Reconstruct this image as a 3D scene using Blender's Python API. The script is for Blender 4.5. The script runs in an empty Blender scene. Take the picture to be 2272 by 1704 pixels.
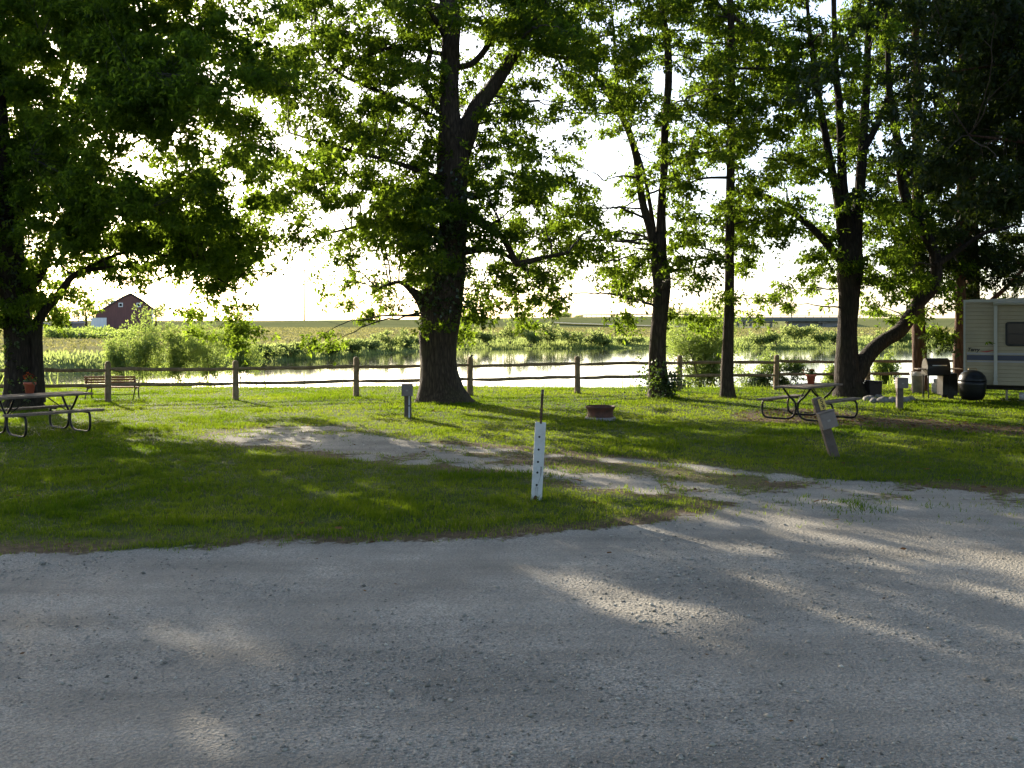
import bpy, math, random
import numpy as np
from mathutils import Vector, Matrix, noise as mnoise

R = math.radians
rng = np.random.default_rng(7)
random.seed(7)
scene = bpy.context.scene
COL = scene.collection

# ------------------------------------------------------------------ camera, sky, sun, exposure
F, CX, HY, H = 2270.0, 1136.0, 712.0, 2.2      # focal length and horizon in photo pixels, eye height
cam_d = bpy.data.cameras.new("camera")
cam = bpy.data.objects.new("camera", cam_d)
COL.objects.link(cam)
cam.location = (0, 0, H)
cam.rotation_euler = (R(90), 0, 0)
cam_d.sensor_width = 36.0
cam_d.lens = 36.0 * F / 2272.0
cam_d.shift_y = -(852.0 - HY) / 2272.0
cam_d.clip_start = 0.1
cam_d.clip_end = 12000
scene.camera = cam

SUN_AZ, SUN_EL = R(-31.5), R(18.5)             # azimuth measured from +Y towards +X
world = bpy.data.worlds.new("World")
scene.world = world
world.use_nodes = True
wn = world.node_tree
sky = wn.nodes.new("ShaderNodeTexSky")
sky.sky_type = 'NISHITA'
sky.sun_disc = False
sky.sun_elevation = SUN_EL
sky.sun_rotation = SUN_AZ
sky.air_density = 0.7
sky.dust_density = 1.4
sky.ozone_density = 0.4
wn.links.new(sky.outputs[0], wn.nodes["Background"].inputs[0])
wn.nodes["Background"].inputs[1].default_value = 0.10
sun_d = bpy.data.lights.new("sun", 'SUN')
sun_d.energy = 3.2
sun_d.angle = R(0.53)
sun_d.color = (1.0, 0.89, 0.72)
sun = bpy.data.objects.new("sun", sun_d)
COL.objects.link(sun)
sdir = Vector((math.sin(SUN_AZ) * math.cos(SUN_EL), math.cos(SUN_AZ) * math.cos(SUN_EL), math.sin(SUN_EL)))
sun.rotation_euler = sdir.to_track_quat('Z', 'Y').to_euler()
sun.location = (-20, 30, 20)
scene.view_settings.view_transform = 'Standard'
scene.view_settings.look = 'None'
scene.view_settings.gamma = 1.0
scene.view_settings.use_curve_mapping = False
scene.view_settings.exposure = 2.1
scene.render.engine = 'CYCLES'
cy = scene.cycles
cy.max_bounces = 8
cy.diffuse_bounces = 5
cy.glossy_bounces = 3
cy.transmission_bounces = 4
cy.transparent_max_bounces = 4
cy.sample_clamp_indirect = 6.0
cy.use_denoising = True

# ------------------------------------------------------------------ helpers
def P(x, y, Y):                                 # photo pixel at distance Y -> world point
    return Vector(((x - CX) / F * Y, Y, H - (y - HY) / F * Y))

def G(x, y, z=0.0):                             # photo pixel on the level z -> world point
    Y = (H - z) * F / (y - HY)
    return Vector(((x - CX) / F * Y, Y, z))

def link(name, mesh, mats=(), parent=None):
    o = bpy.data.objects.new(name, mesh)
    COL.objects.link(o)
    for m in (mats if isinstance(mats, (list, tuple)) else [mats]):
        mesh.materials.append(m)
    if parent is not None:
        o.parent = parent
    return o

def tag(o, label=None, cat=None, group=None, kind=None):
    if label: o["label"] = label
    if cat: o["category"] = cat
    if group: o["group"] = group
    if kind: o["kind"] = kind
    return o

def empty(name, loc, label, cat, group=None, rz=0.0):
    o = bpy.data.objects.new(name, None)
    COL.objects.link(o)
    o.location = loc
    o.rotation_euler = (0, 0, rz)
    o.empty_display_size = 0.2
    return tag(o, label, cat, group)

def np_mesh(name, V, Fc, attrs=None, smooth=False, midx=None):
    """V (n,3); Fc (m,k) with k = 3 or 4"""
    me = bpy.data.meshes.new(name)
    V = np.ascontiguousarray(V, dtype=np.float32)
    Fc = np.ascontiguousarray(Fc, dtype=np.int32)
    m, k = Fc.shape
    me.vertices.add(len(V)); me.vertices.foreach_set("co", V.ravel())
    me.loops.add(m * k); me.loops.foreach_set("vertex_index", Fc.ravel())
    me.polygons.add(m)
    me.polygons.foreach_set("loop_start", np.arange(m, dtype=np.int32) * k)
    if smooth:
        me.polygons.foreach_set("use_smooth", np.ones(m, dtype=bool))
    if midx is not None:
        me.polygons.foreach_set("material_index", midx.astype(np.int32))
    me.update(calc_edges=True)
    for key, a in (attrs or {}).items():
        at = me.attributes.new(key, 'FLOAT', 'POINT')
        at.data.foreach_set("value", np.ascontiguousarray(a, dtype=np.float32))
    return me

def vnoise(x, y, scale, seed):
    r = np.random.default_rng(seed)
    g = r.random((64, 64))
    u, v = x / scale + 1000.3, y / scale + 1000.7
    i, j = np.floor(u).astype(int), np.floor(v).astype(int)
    fu, fv = u - i, v - j
    fu, fv = fu * fu * (3 - 2 * fu), fv * fv * (3 - 2 * fv)
    a = g[i % 64, j % 64]; b = g[(i + 1) % 64, j % 64]; c = g[i % 64, (j + 1) % 64]; d = g[(i + 1) % 64, (j + 1) % 64]
    return (a * (1 - fu) + b * fu) * (1 - fv) + (c * (1 - fu) + d * fu) * fv - 0.5

def fbm(x, y, scale, seed, n=3):
    s, a = 0, 1.0
    for k in range(n):
        s = s + a * vnoise(x, y, scale / 2 ** k, seed + k); a *= 0.5
    return s

def sstep(a, b, x):
    t = np.clip((x - a) / (b - a), 0, 1)
    return t * t * (3 - 2 * t)

def poly_sd(px, py, poly):
    """signed distance to polygon, positive inside"""
    poly = np.asarray(poly, float)
    d = np.full(px.shape, 1e9); inside = np.zeros(px.shape, bool)
    n = len(poly)
    for i in range(n):
        ax, ay = poly[i]; bx, by = poly[(i + 1) % n]
        ex, ey = bx - ax, by - ay
        t = np.clip(((px - ax) * ex + (py - ay) * ey) / (ex * ex + ey * ey + 1e-12), 0, 1)
        d = np.minimum(d, np.hypot(px - ax - t * ex, py - ay - t * ey))
        if by != ay:
            c = ((ay > py) != (by > py)) & (px < ex * (py - ay) / (by - ay) + ax)
            inside ^= c
    return np.where(inside, d, -d)

class MB:
    """collects shapes into one mesh"""
    def __init__(s): s.v, s.f, s.m = [], [], []
    def add(s, vs, fs, mi=0):
        o = len(s.v); s.v += [tuple(v) for v in vs]
        s.f += [tuple(i + o for i in f) for f in fs]; s.m += [mi] * len(fs); return s
    def box(s, c, d, rot=None, mi=0, bev=0.0):
        hx, hy, hz = d[0] / 2, d[1] / 2, d[2] / 2
        b = min(bev, hx * .9, hy * .9, hz * .9)
        if b <= 0:
            vs = [Vector((x, y, z)) for z in (-hz, hz) for y in (-hy, hy) for x in (-hx, hx)]
            fs = [(0, 2, 3, 1), (4, 5, 7, 6), (0, 1, 5, 4), (2, 6, 7, 3), (0, 4, 6, 2), (1, 3, 7, 5)]
        else:
            vs, fs = [], []
            for sx in (-1, 1):
                for sy in (-1, 1):
                    for sz in (-1, 1):
                        vs += [Vector((sx * hx, sy * (hy - b), sz * (hz - b))), Vector((sx * (hx - b), sy * hy, sz * (hz - b))), Vector((sx * (hx - b), sy * (hy - b), sz * hz))]
            idx = lambda sx, sy, sz, k: (((sx > 0) * 2 + (sy > 0)) * 2 + (sz > 0)) * 3 + k
            S = (-1, 1)
            for a in S:
                fs += [(idx(a, -1, -1, 0), idx(a, 1, -1, 0), idx(a, 1, 1, 0), idx(a, -1, 1, 0)),
                       (idx(-1, a, -1, 1), idx(1, a, -1, 1), idx(1, a, 1, 1), idx(-1, a, 1, 1)),
                       (idx(-1, -1, a, 2), idx(1, -1, a, 2), idx(1, 1, a, 2), idx(-1, 1, a, 2))]
                for c2 in S:
                    fs += [(idx(a, c2, -1, 0), idx(a, c2, 1, 0), idx(a, c2, 1, 1), idx(a, c2, -1, 1)),
                           (idx(a, -1, c2, 0), idx(a, 1, c2, 0), idx(a, 1, c2, 2), idx(a, -1, c2, 2)),
                           (idx(-1, a, c2, 1), idx(1, a, c2, 1), idx(1, a, c2, 2), idx(-1, a, c2, 2))]
                    for e in S:
                        fs.append((idx(a, c2, e, 0), idx(a, c2, e, 1), idx(a, c2, e, 2)))
        if rot is not None: vs = [rot @ v for v in vs]
        c = Vector(c)
        return s.add([v + c for v in vs], fs, mi)
    def tube(s, pts, rad, n=8, mi=0, cap=True, wob=0.0):
        pts = [Vector(p) for p in pts]
        rad = rad if hasattr(rad, '__len__') else [rad] * len(pts)
        vs, fs = [], []
        up = Vector((0.13, 0.97, 0.21)).normalized()
        for i, p in enumerate(pts):
            t = (pts[min(i + 1, len(pts) - 1)] - pts[max(i - 1, 0)]).normalized()
            u = t.cross(up)
            if u.length < 1e-4: u = t.cross(Vector((1, 0, 0)))
            u.normalize(); w = u.cross(t).normalized(); up = w
            for k in range(n):
                a = 2 * math.pi * k / n
                r = rad[i] * (1 + (random.uniform(-wob, wob) if wob else 0))
                vs.append(p + u * math.cos(a) * r + w * math.sin(a) * r)
        for i in range(len(pts) - 1):
            for k in range(n):
                fs.append((i * n + k, i * n + (k + 1) % n, (i + 1) * n + (k + 1) % n, (i + 1) * n + k))
        if cap:
            fs.append(tuple(range(n - 1, -1, -1))); fs.append(tuple((len(pts) - 1) * n + k for k in range(n)))
        return s.add(vs, fs, mi)
    def lathe(s, prof, n=24, c=(0, 0, 0), mi=0, cap=False, sy=1.0):
        vs, fs = [], []
        for r, z in prof:
            for k in range(n):
                a = 2 * math.pi * k / n
                vs.append((c[0] + r * math.cos(a), c[1] + sy * r * math.sin(a), c[2] + z))
        for i in range(len(prof) - 1):
            for k in range(n):
                fs.append((i * n + k, i * n + (k + 1) % n, (i + 1) * n + (k + 1) % n, (i + 1) * n + k))
        if cap:
            fs.append(tuple(range(n - 1, -1, -1))); fs.append(tuple((len(prof) - 1) * n + k for k in range(n)))
        return s.add(vs, fs, mi)
    def prism(s, outline, y0, y1, mi=0):
        """outline in (x, z), extruded along y"""
        n = len(outline)
        vs = [(x, y0, z) for x, z in outline] + [(x, y1, z) for x, z in outline]
        fs = [tuple(range(n)), tuple(range(2 * n - 1, n - 1, -1))] + [(i, i + n, (i + 1) % n + n, (i + 1) % n) for i in range(n)]
        return s.add(vs, fs, mi)
    def build(s, name, mats, parent=None, smooth=False):
        me = bpy.data.meshes.new(name)
        me.from_pydata(s.v, [], s.f)
        me.polygons.foreach_set("material_index", s.m)
        if smooth: me.polygons.foreach_set("use_smooth", [True] * len(s.f))
        me.update()
        return link(name, me, mats, parent)

def catmull(pts, step=0.15):
    """pts: list of tuples (any dimension); returns resampled array"""
    A = np.array(pts, float)
    A = np.vstack([2 * A[0] - A[1], A, 2 * A[-1] - A[-2]])
    out = []
    for i in range(1, len(A) - 2):
        p0, p1, p2, p3 = A[i - 1], A[i], A[i + 1], A[i + 2]
        n = max(2, int(np.linalg.norm((p2 - p1)[:3]) / step))
        for t in np.arange(n) / n:
            out.append(0.5 * ((2 * p1) + (-p0 + p2) * t + (2 * p0 - 5 * p1 + 4 * p2 - p3) * t ** 2 + (-p0 + 3 * p1 - 3 * p2 + p3) * t ** 3))
    out.append(A[-2])
    return np.array(out)

def np_tube(path, rad, n=10, rough=0.0, flute=0.0, seed=0):
    """path (k,3), rad (k,) -> verts, quads with noisy radius"""
    path = np.asarray(path, float); k = len(path)
    t = np.gradient(path, axis=0); t /= np.linalg.norm(t, axis=1, keepdims=True) + 1e-9
    ref = np.array([0.1, 1.0, 0.15]); ref /= np.linalg.norm(ref)
    u = np.cross(t, ref); u /= np.linalg.norm(u, axis=1, keepdims=True) + 1e-9
    w = np.cross(u, t)
    a = np.arange(n) / n * 2 * np.pi
    rr = np.asarray(rad, float)[:, None] * np.ones((1, n))
    if rough or flute:
        r = np.random.default_rng(seed)
        s = np.concatenate([[0], np.cumsum(np.linalg.norm(np.diff(path, axis=0), axis=1))])
        ph = r.random(4) * 6.28
        rr = rr * (1 + flute * (np.sin(a * 3 + ph[0])[None] * .6 + np.sin(a * 5 + ph[1])[None] * .4)
                   + rough * vnoise(a[None] * 3 + 0 * s[:, None], s[:, None] * 1.2 + 0 * a[None], 1.0, seed + 5) * 2
                   + rough * .6 * (r.random(rr.shape) - .5))
    V = path[:, None] + u[:, None] * (np.cos(a)[None, :, None] * rr[..., None]) + w[:, None] * (np.sin(a)[None, :, None] * rr[..., None])
    i = np.arange(k - 1)[:, None] * n; j = np.arange(n)[None]
    Q = np.stack([i + j, i + (j + 1) % n, i + n + (j + 1) % n, i + n + j], -1).reshape(-1, 4)
    return V.reshape(-1, 3), Q

# ------------------------------------------------------------------ materials
def new_mat(name):
    m = bpy.data.materials.new(name); m.use_nodes = True
    nt = m.node_tree; nt.nodes.clear()
    out = nt.nodes.new("ShaderNodeOutputMaterial")
    return m, nt, out

def nd(nt, typ, ins=None, **props):
    n = nt.nodes.new(typ)
    for k, v in props.items(): setattr(n, k, v)
    for k, v in (ins or {}).items():
        if isinstance(v, tuple) and len(v) == 2 and hasattr(v[0], 'outputs'):
            nt.links.new(v[0].outputs[v[1]], n.inputs[k])
        elif hasattr(v, 'outputs'):
            nt.links.new(v.outputs[0], n.inputs[k])
        else:
            n.inputs[k].default_value = v
    return n

def ramp(nt, fac, stops):
    r = nd(nt, "ShaderNodeValToRGB", {0: fac})
    el = r.color_ramp.elements
    while len(el) > 2: el.remove(el[-1])
    for i, (p, c) in enumerate(stops):
        e = el[i] if i < 2 else el.new(p)
        e.position = p; e.color = (*c, 1)
    return r

def mix(nt, fac, a, b):
    n = nt.nodes.new("ShaderNodeMix"); n.data_type = 'RGBA'
    for k, v in ((0, fac), (6, a), (7, b)):
        if isinstance(v, tuple) and hasattr(v[0], 'outputs'): nt.links.new(v[0].outputs[v[1]], n.inputs[k])
        elif hasattr(v, 'outputs'): nt.links.new(v.outputs[2] if v.bl_idname == 'ShaderNodeMix' else v.outputs[0], n.inputs[k])
        elif isinstance(v, tuple): n.inputs[k].default_value = (*v, 1)
        else: n.inputs[k].default_value = v
    return n

def colout(n): return (n, 2) if n.bl_idname == 'ShaderNodeMix' else (n, 0)

def simple(name, c1, c2=None, scale=8.0, rough=0.6, bump=0.0, bscale=None, stretch=(1, 1, 1), metal=0.0, spec=0.5, detail=5):
    m, nt, out = new_mat(name)
    tc = nd(nt, "ShaderNodeTexCoord")
    mp = nd(nt, "ShaderNodeMapping", {0: (tc, 3), 3: stretch})
    c2 = c2 or tuple(x * .7 for x in c1)
    no = nd(nt, "ShaderNodeTexNoise", {'Vector': mp, 'Scale': scale, 'Detail': detail, 'Roughness': .65})
    cr = ramp(nt, no, [(.3, c2), (.7, c1)])
    b = nd(nt, "ShaderNodeBsdfPrincipled", {'Base Color': cr, 'Roughness': rough, 'Metallic': metal, 'Specular IOR Level': spec})
    if bump:
        n2 = nd(nt, "ShaderNodeTexNoise", {'Vector': mp, 'Scale': bscale or scale * 2, 'Detail': 6})
        bp = nd(nt, "ShaderNodeBump", {'Strength': bump, 'Distance': .02, 'Height': n2})
        nt.links.new(bp.outputs[0], b.inputs['Normal'])
    nt.links.new(b.outputs[0], out.inputs[0])
    return m

def leafy(name, dark, light, tdark, tlight, tmix=0.5, gloss=0.04):
    m, nt, out = new_mat(name)
    at = nd(nt, "ShaderNodeAttribute", attribute_name="rnd")
    d = nd(nt, "ShaderNodeBsdfDiffuse", {0: ramp(nt, (at, 2), [(0, dark), (1, light)])})
    t = nd(nt, "ShaderNodeBsdfTranslucent", {0: ramp(nt, (at, 2), [(0, tdark), (1, tlight)])})
    mx = nd(nt, "ShaderNodeMixShader", {0: tmix, 1: d, 2: t})
    if gloss:
        g = nd(nt, "ShaderNodeBsdfGlossy", {0: (1, 1, 1, 1), 'Roughness': .45})
        mx = nd(nt, "ShaderNodeMixShader", {0: gloss, 1: mx, 2: g})
    nt.links.new(mx.outputs[0], out.inputs[0])
    return m

def bark(name, c1, c2, vs=14.0, bump=.9):
    m, nt, out = new_mat(name)
    tc = nd(nt, "ShaderNodeTexCoord")
    mp = nd(nt, "ShaderNodeMapping", {0: (tc, 3), 3: (1, 1, .18)})
    vo = nd(nt, "ShaderNodeTexVoronoi", {'Vector': mp, 'Scale': vs, 'Randomness': 1.0}, feature='DISTANCE_TO_EDGE')
    no = nd(nt, "ShaderNodeTexNoise", {'Vector': mp, 'Scale': vs * 1.7, 'Detail': 8, 'Roughness': .7})
    hh = nd(nt, "ShaderNodeMath", {0: (vo, 0), 1: (no, 0)}, operation='ADD')
    n2 = nd(nt, "ShaderNodeTexNoise", {'Vector': (tc, 3), 'Scale': 1.4, 'Detail': 4})
    cr = ramp(nt, hh, [(.35, c2), (.95, c1)])
    cm = mix(nt, nd(nt, "ShaderNodeMapRange", {0: (n2, 0), 1: .5, 2: .75, 3: 0.0, 4: .55}), cr, tuple(x * f for x, f in zip(c1, (.75, 1.0, .6))))
    b = nd(nt, "ShaderNodeBsdfPrincipled", {'Base Color': colout(cm), 'Roughness': .92, 'Specular IOR Level': .2})
    bp = nd(nt, "ShaderNodeBump", {'Strength': bump, 'Distance': .04, 'Height': hh})
    nt.links.new(bp.outputs[0], b.inputs['Normal'])
    nt.links.new(b.outputs[0], out.inputs[0])
    return m

M = {}
M['bark'] = bark('bark', (.085, .060, .038), (.018, .012, .008))
M['bark_dark'] = bark('dark bark', (.05, .037, .026), (.012, .008, .006))
M['pine_bark'] = bark('pine bark', (.14, .078, .05), (.035, .018, .012), 11)
M['twig'] = simple('twig', (.055, .042, .03), rough=.9)
M['leaf'] = leafy('leaf', (.013, .030, .004), (.032, .058, .010), (.10, .18, .006), (.32, .45, .03), .55, .008)
M['leaf_dark'] = leafy('dark leaf', (.010, .025, .003), (.027, .050, .008), (.08, .155, .006), (.30, .43, .03), .55, .006)
M['leaf_left'] = leafy('fresh leaf', (.012, .029, .003), (.030, .056, .009), (.12, .21, .008), (.36, .50, .04), .58, .006)
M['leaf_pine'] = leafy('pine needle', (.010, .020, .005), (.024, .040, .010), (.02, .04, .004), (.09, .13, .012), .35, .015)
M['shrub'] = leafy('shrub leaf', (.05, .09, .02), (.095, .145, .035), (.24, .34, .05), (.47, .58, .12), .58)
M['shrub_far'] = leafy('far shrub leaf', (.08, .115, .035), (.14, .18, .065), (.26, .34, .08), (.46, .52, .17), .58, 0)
M['ivy'] = leafy('ivy leaf', (.018, .04, .008), (.04, .07, .014), (.05, .10, .006), (.16, .24, .02), .45, .06)
M['grass'] = leafy('grass blade', (.012, .038, .002), (.040, .078, .006), (.10, .19, .004), (.34, .43, .02), .5, .006)
M['dry_grass'] = leafy('dry grass', (.115, .115, .045), (.22, .20, .085), (.15, .155, .045), (.33, .31, .11), .45, 0)
M['litter'] = leafy('dead leaf', (.06, .03, .015), (.20, .11, .05), (.06, .03, .01), (.22, .12, .04), .3, 0)

# lawn and gravel share one material driven by what grows where
def ground_mat():
    m, nt, out = new_mat('lawn and gravel')
    geo = nd(nt, "ShaderNodeNewGeometry")
    pos = (geo, 0)
    gr = nd(nt, "ShaderNodeAttribute", attribute_name="gravel")
    wo = nd(nt, "ShaderNodeAttribute", attribute_name="worn")
    di = nd(nt, "ShaderNodeAttribute", attribute_name="dirt")
    n_f = nd(nt, "ShaderNodeTexNoise", {'Vector': pos, 'Scale': 9.0, 'Detail': 8, 'Roughness': .7})
    n_m = nd(nt, "ShaderNodeTexNoise", {'Vector': pos, 'Scale': .9, 'Detail': 5, 'Roughness': .6})
    # soil under the grass
    soil = ramp(nt, n_f, [(.3, (.022, .042, .004)), (.7, (.045, .065, .010))])
    wornc = ramp(nt, n_f, [(.35, (.06, .06, .02)), (.7, (.17, .135, .07))])
    dirtc = ramp(nt, n_f, [(.35, (.055, .034, .02)), (.7, (.16, .10, .06))])
    c1 = mix(nt, (wo, 2), soil, wornc)
    c1 = mix(nt, (di, 2), c1, dirtc)
    # gravel: crushed limestone
    v1 = nd(nt, "ShaderNodeTexVoronoi", {'Vector': pos, 'Scale': 85.0, 'Randomness': 1.0})
    v2 = nd(nt, "ShaderNodeTexVoronoi", {'Vector': pos, 'Scale': 38.0, 'Randomness': 1.0})
    sep = nd(nt, "ShaderNodeSeparateColor", {0: (v1, 1)})
    st = ramp(nt, sep, [(0, (0.169, 0.153, 0.127)), (.5, (0.284, 0.259, 0.211)), (1, (0.429, 0.396, 0.326))])
    fine = nd(nt, "ShaderNodeTexNoise", {'Vector': pos, 'Scale': 240.0, 'Detail': 3})
    dust = ramp(nt, fine, [(.3, (0.222, 0.201, 0.161)), (.7, (0.33, 0.301, 0.246))])
    dm = nd(nt, "ShaderNodeMapRange", {0: (n_m, 0), 1: .38, 2: .62, 3: .8, 4: .2})
    g = mix(nt, dm, st, dust)
    # wheel tracks run along the road: packed pale bands between loose darker ones
    tm = nd(nt, "ShaderNodeMapping", {0: pos, 2: (0, 0, .05), 3: (.13, 1.7, 1)})
    n_t = nd(nt, "ShaderNodeTexNoise", {'Vector': tm, 'Scale': 1.0, 'Detail': 6, 'Roughness': .62})
    tb = nd(nt, "ShaderNodeMath", {0: (n_m, 0), 1: (n_t, 0)}, operation='ADD')
    big = nd(nt, "ShaderNodeMapRange", {0: tb, 1: .7, 2: 1.3, 3: .70, 4: 1.22})
    g2 = nd(nt, "ShaderNodeVectorMath", {0: colout(g), 1: (big, 0)}, operation='MULTIPLY')
    # threshold of the two with ragged edge
    th = nd(nt, "ShaderNodeMath", {0: (n_f, 0), 1: .5}, operation='SUBTRACT')
    th = nd(nt, "ShaderNodeMath", {0: th, 1: 1.3, 2: (gr, 2)}, operation='MULTIPLY_ADD')
    gf = nd(nt, "ShaderNodeMapRange", {0: th, 1: .38, 2: .62, 3: 0.0, 4: 1.0})
    col = mix(nt, gf, c1, (g2, 0))
    b = nd(nt, "ShaderNodeBsdfPrincipled", {'Base Color': colout(col), 'Roughness': .93, 'Specular IOR Level': .15})
    h1 = nd(nt, "ShaderNodeMath", {0: (v1, 0), 1: .5}, operation='MULTIPLY')
    h2 = nd(nt, "ShaderNodeMath", {0: h1, 1: (v2, 0)}, operation='ADD')
    h3 = nd(nt, "ShaderNodeMath", {0: (n_f, 0), 1: 1.2, 2: h2}, operation='MULTIPLY_ADD')
    bp = nd(nt, "ShaderNodeBump", {'Strength': .75, 'Distance': .02, 'Height': h3})
    nt.links.new(bp.outputs[0], b.inputs['Normal'])
    nt.links.new(b.outputs[0], out.inputs[0])
    return m
M['ground'] = ground_mat()

def field_mat():
    m, nt, out = new_mat('field grasses')
    geo = nd(nt, "ShaderNodeNewGeometry")
    mp = nd(nt, "ShaderNodeMapping", {0: (geo, 0), 3: (.35, 1.2, 1)})
    zo = nd(nt, "ShaderNodeAttribute", attribute_name="tan")
    n1 = nd(nt, "ShaderNodeTexNoise", {'Vector': mp, 'Scale': .22, 'Detail': 8, 'Roughness': .7})
    n2 = nd(nt, "ShaderNodeTexNoise", {'Vector': (geo, 0), 'Scale': 2.5, 'Detail': 5, 'Roughness': .7})
    s = nd(nt, "ShaderNodeMath", {0: (n1, 0), 1: (n2, 0)}, operation='ADD')
    s = nd(nt, "ShaderNodeMath", {0: s, 1: .5}, operation='MULTIPLY')
    tanc = ramp(nt, s, [(.36, (.22, .215, .095)), (.62, (.325, .30, .15))])
    grn = ramp(nt, s, [(.36, (.13, .165, .055)), (.62, (.23, .26, .10))])
    c = mix(nt, (zo, 2), grn, tanc)
    b = nd(nt, "ShaderNodeBsdfDiffuse", {0: colout(c)})
    t = nd(nt, "ShaderNodeBsdfTranslucent", {0: colout(c)})
    bp = nd(nt, "ShaderNodeBump", {'Strength': .6, 'Distance': .2, 'Height': s})
    nt.links.new(bp.outputs[0], b.inputs['Normal'])
    mx = nd(nt, "ShaderNodeMixShader", {0: .3, 1: b, 2: t})
    nt.links.new(mx.outputs[0], out.inputs[0])
    return m
M['field'] = field_mat()

def water_mat():
    m, nt, out = new_mat('pond water')
    geo = nd(nt, "ShaderNodeNewGeometry")
    mp = nd(nt, "ShaderNodeMapping", {0: (geo, 0), 3: (.55, 1.6, 1)})
    n1 = nd(nt, "ShaderNodeTexNoise", {'Vector': mp, 'Scale': 1.6, 'Detail': 3})
    n2 = nd(nt, "ShaderNodeTexNoise", {'Vector': mp, 'Scale': .05, 'Detail': 2})
    f = nd(nt, "ShaderNodeMapRange", {0: (n2, 0), 1: .45, 2: .62, 3: .006, 4: .07})
    bp = nd(nt, "ShaderNodeBump", {'Strength': (f, 0), 'Distance': .06, 'Height': n1})
    b = nd(nt, "ShaderNodeBsdfPrincipled", {'Base Color': (.03, .035, .016, 1), 'Roughness': .06, 'IOR': 1.33, 'Normal': bp})
    nt.links.new(b.outputs[0], out.inputs[0])
    return m
M['water'] = water_mat()

M['wood_old'] = simple('weathered wood', (.30, .215, .13), (.13, .085, .045), 6, .9, .7, 24, (1, 1, 1))
M['wood_table'] = simple('table planks', (.19, .14, .10), (.085, .06, .042), 6, .7, .4, 30, spec=.3)
M['wood_bench'] = simple('varnished slats', (.30, .13, .035), (.17, .07, .02), 10, .5, .2)
M['iron'] = simple('black painted iron', (.010, .010, .010), (.005, .005, .005), 10, .4, .1, spec=.25)
M['white_paint'] = simple('white painted board', (.56, .56, .55), (.42, .42, .40), 9, .6, .2)
M['rust'] = simple('rusty steel', (.12, .04, .018), (.028, .014, .010), 7, .8, .5)
M['rust_post'] = simple('rusted rod', (.11, .05, .028), (.035, .02, .014), 30, .8, .5)
M['ash'] = simple('ash grey concrete', (.36, .32, .28), (.16, .14, .12), 14, .9, .8)
M['black'] = simple('black hole', (.008, .008, .008), (.005, .005, .005))
M['scuff'] = simple('grey scuff', (.30, .29, .28), (.16, .15, .14), 60, .8)
M['post_brown'] = simple('brown painted post', (.125, .092, .072), (.07, .05, .038), 8, .8, .3)
M['box_brown'] = simple('taupe metal box', (.20, .155, .13), (.14, .11, .092), 6, .6, .05)
M['box_grey'] = simple('grey brown metal box', (.17, .135, .115), (.11, .088, .075), 6, .65, .1)
M['yellow'] = simple('yellow plate', (.62, .44, .09), (.52, .36, .07), 6, .5)
M['terra'] = simple('terracotta', (.42, .10, .045), (.32, .07, .03), 12, .7, .1)
M['flower'] = leafy('red petals', (.20, .02, .015), (.32, .08, .02), (.2, .02, .015), (.3, .08, .02), .3, 0)
M['rv'] = simple('cream trailer siding', (.37, .31, .20), (.30, .25, .165), 1.5, .65, spec=.3)
M['rv_trim'] = simple('pale trim', (.42, .40, .34), (.36, .34, .29), 3, .5)
M['rv_stripe'] = simple('navy stripe', (.035, .04, .075), (.03, .034, .06), 3, .45)
M['rv_grey'] = simple('grey stripe', (.33, .32, .33), (.29, .28, .29), 3, .45)
M['glass'] = simple('dark window glass', (.012, .013, .015), (.008, .009, .01), 3, .08, spec=.3)
M['rubber'] = simple('black rubber', (.02, .02, .02), (.012, .012, .012), 8, .8)
M['chrome'] = simple('wheel steel', (.6, .6, .6), (.5, .5, .5), 8, .3, metal=.8)
M['red'] = simple('red decal', (.35, .03, .03), (.3, .02, .02))
M['grill'] = simple('black enamel', (.008, .008, .008), (.005, .005, .005), 6, .38, spec=.3)
M['white_can'] = simple('off white plastic', (.38, .345, .31), (.24, .21, .185), 7, .6, .1)
M['tank'] = simple('white enamel tank', (.48, .46, .44), (.36, .34, .32), 6, .5)
M['brass'] = simple('brass valve', (.35, .25, .12), (.2, .14, .07), 6, .4, metal=.6)
M['dark_bin'] = simple('dark brown bin', (.03, .022, .018), (.016, .012, .01), 6, .7, .3)
M['stone'] = simple('pale stone', (.25, .24, .225), (.11, .105, .10), 9, .9, .8)
M['barn'] = simple('barn red boards', (.165, .07, .058), (.11, .05, .043), 1.2, .85, .2, 8, (4, 4, .3))
M['barn_roof'] = simple('grey shingles', (.22, .20, .19), (.15, .14, .13), 3, .8)
M['white_far'] = simple('white boards', (.72, .72, .70), (.52, .52, .50), 1.2, .7, 0, None, (4, 4, .3))
M['concrete'] = simple('bridge concrete', (.28, .26, .24), (.18, .17, .155), .6, .9)
M['girder'] = simple('green grey girder', (.115, .125, .10), (.085, .09, .075), .8, .7)
M['asphalt'] = simple('pale asphalt', (.17, .165, .16), (.13, .125, .12), .5, .9)
M['steel'] = simple('galvanised steel', (.34, .30, .26), (.25, .22, .19), 2, .5, metal=.3)

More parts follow.
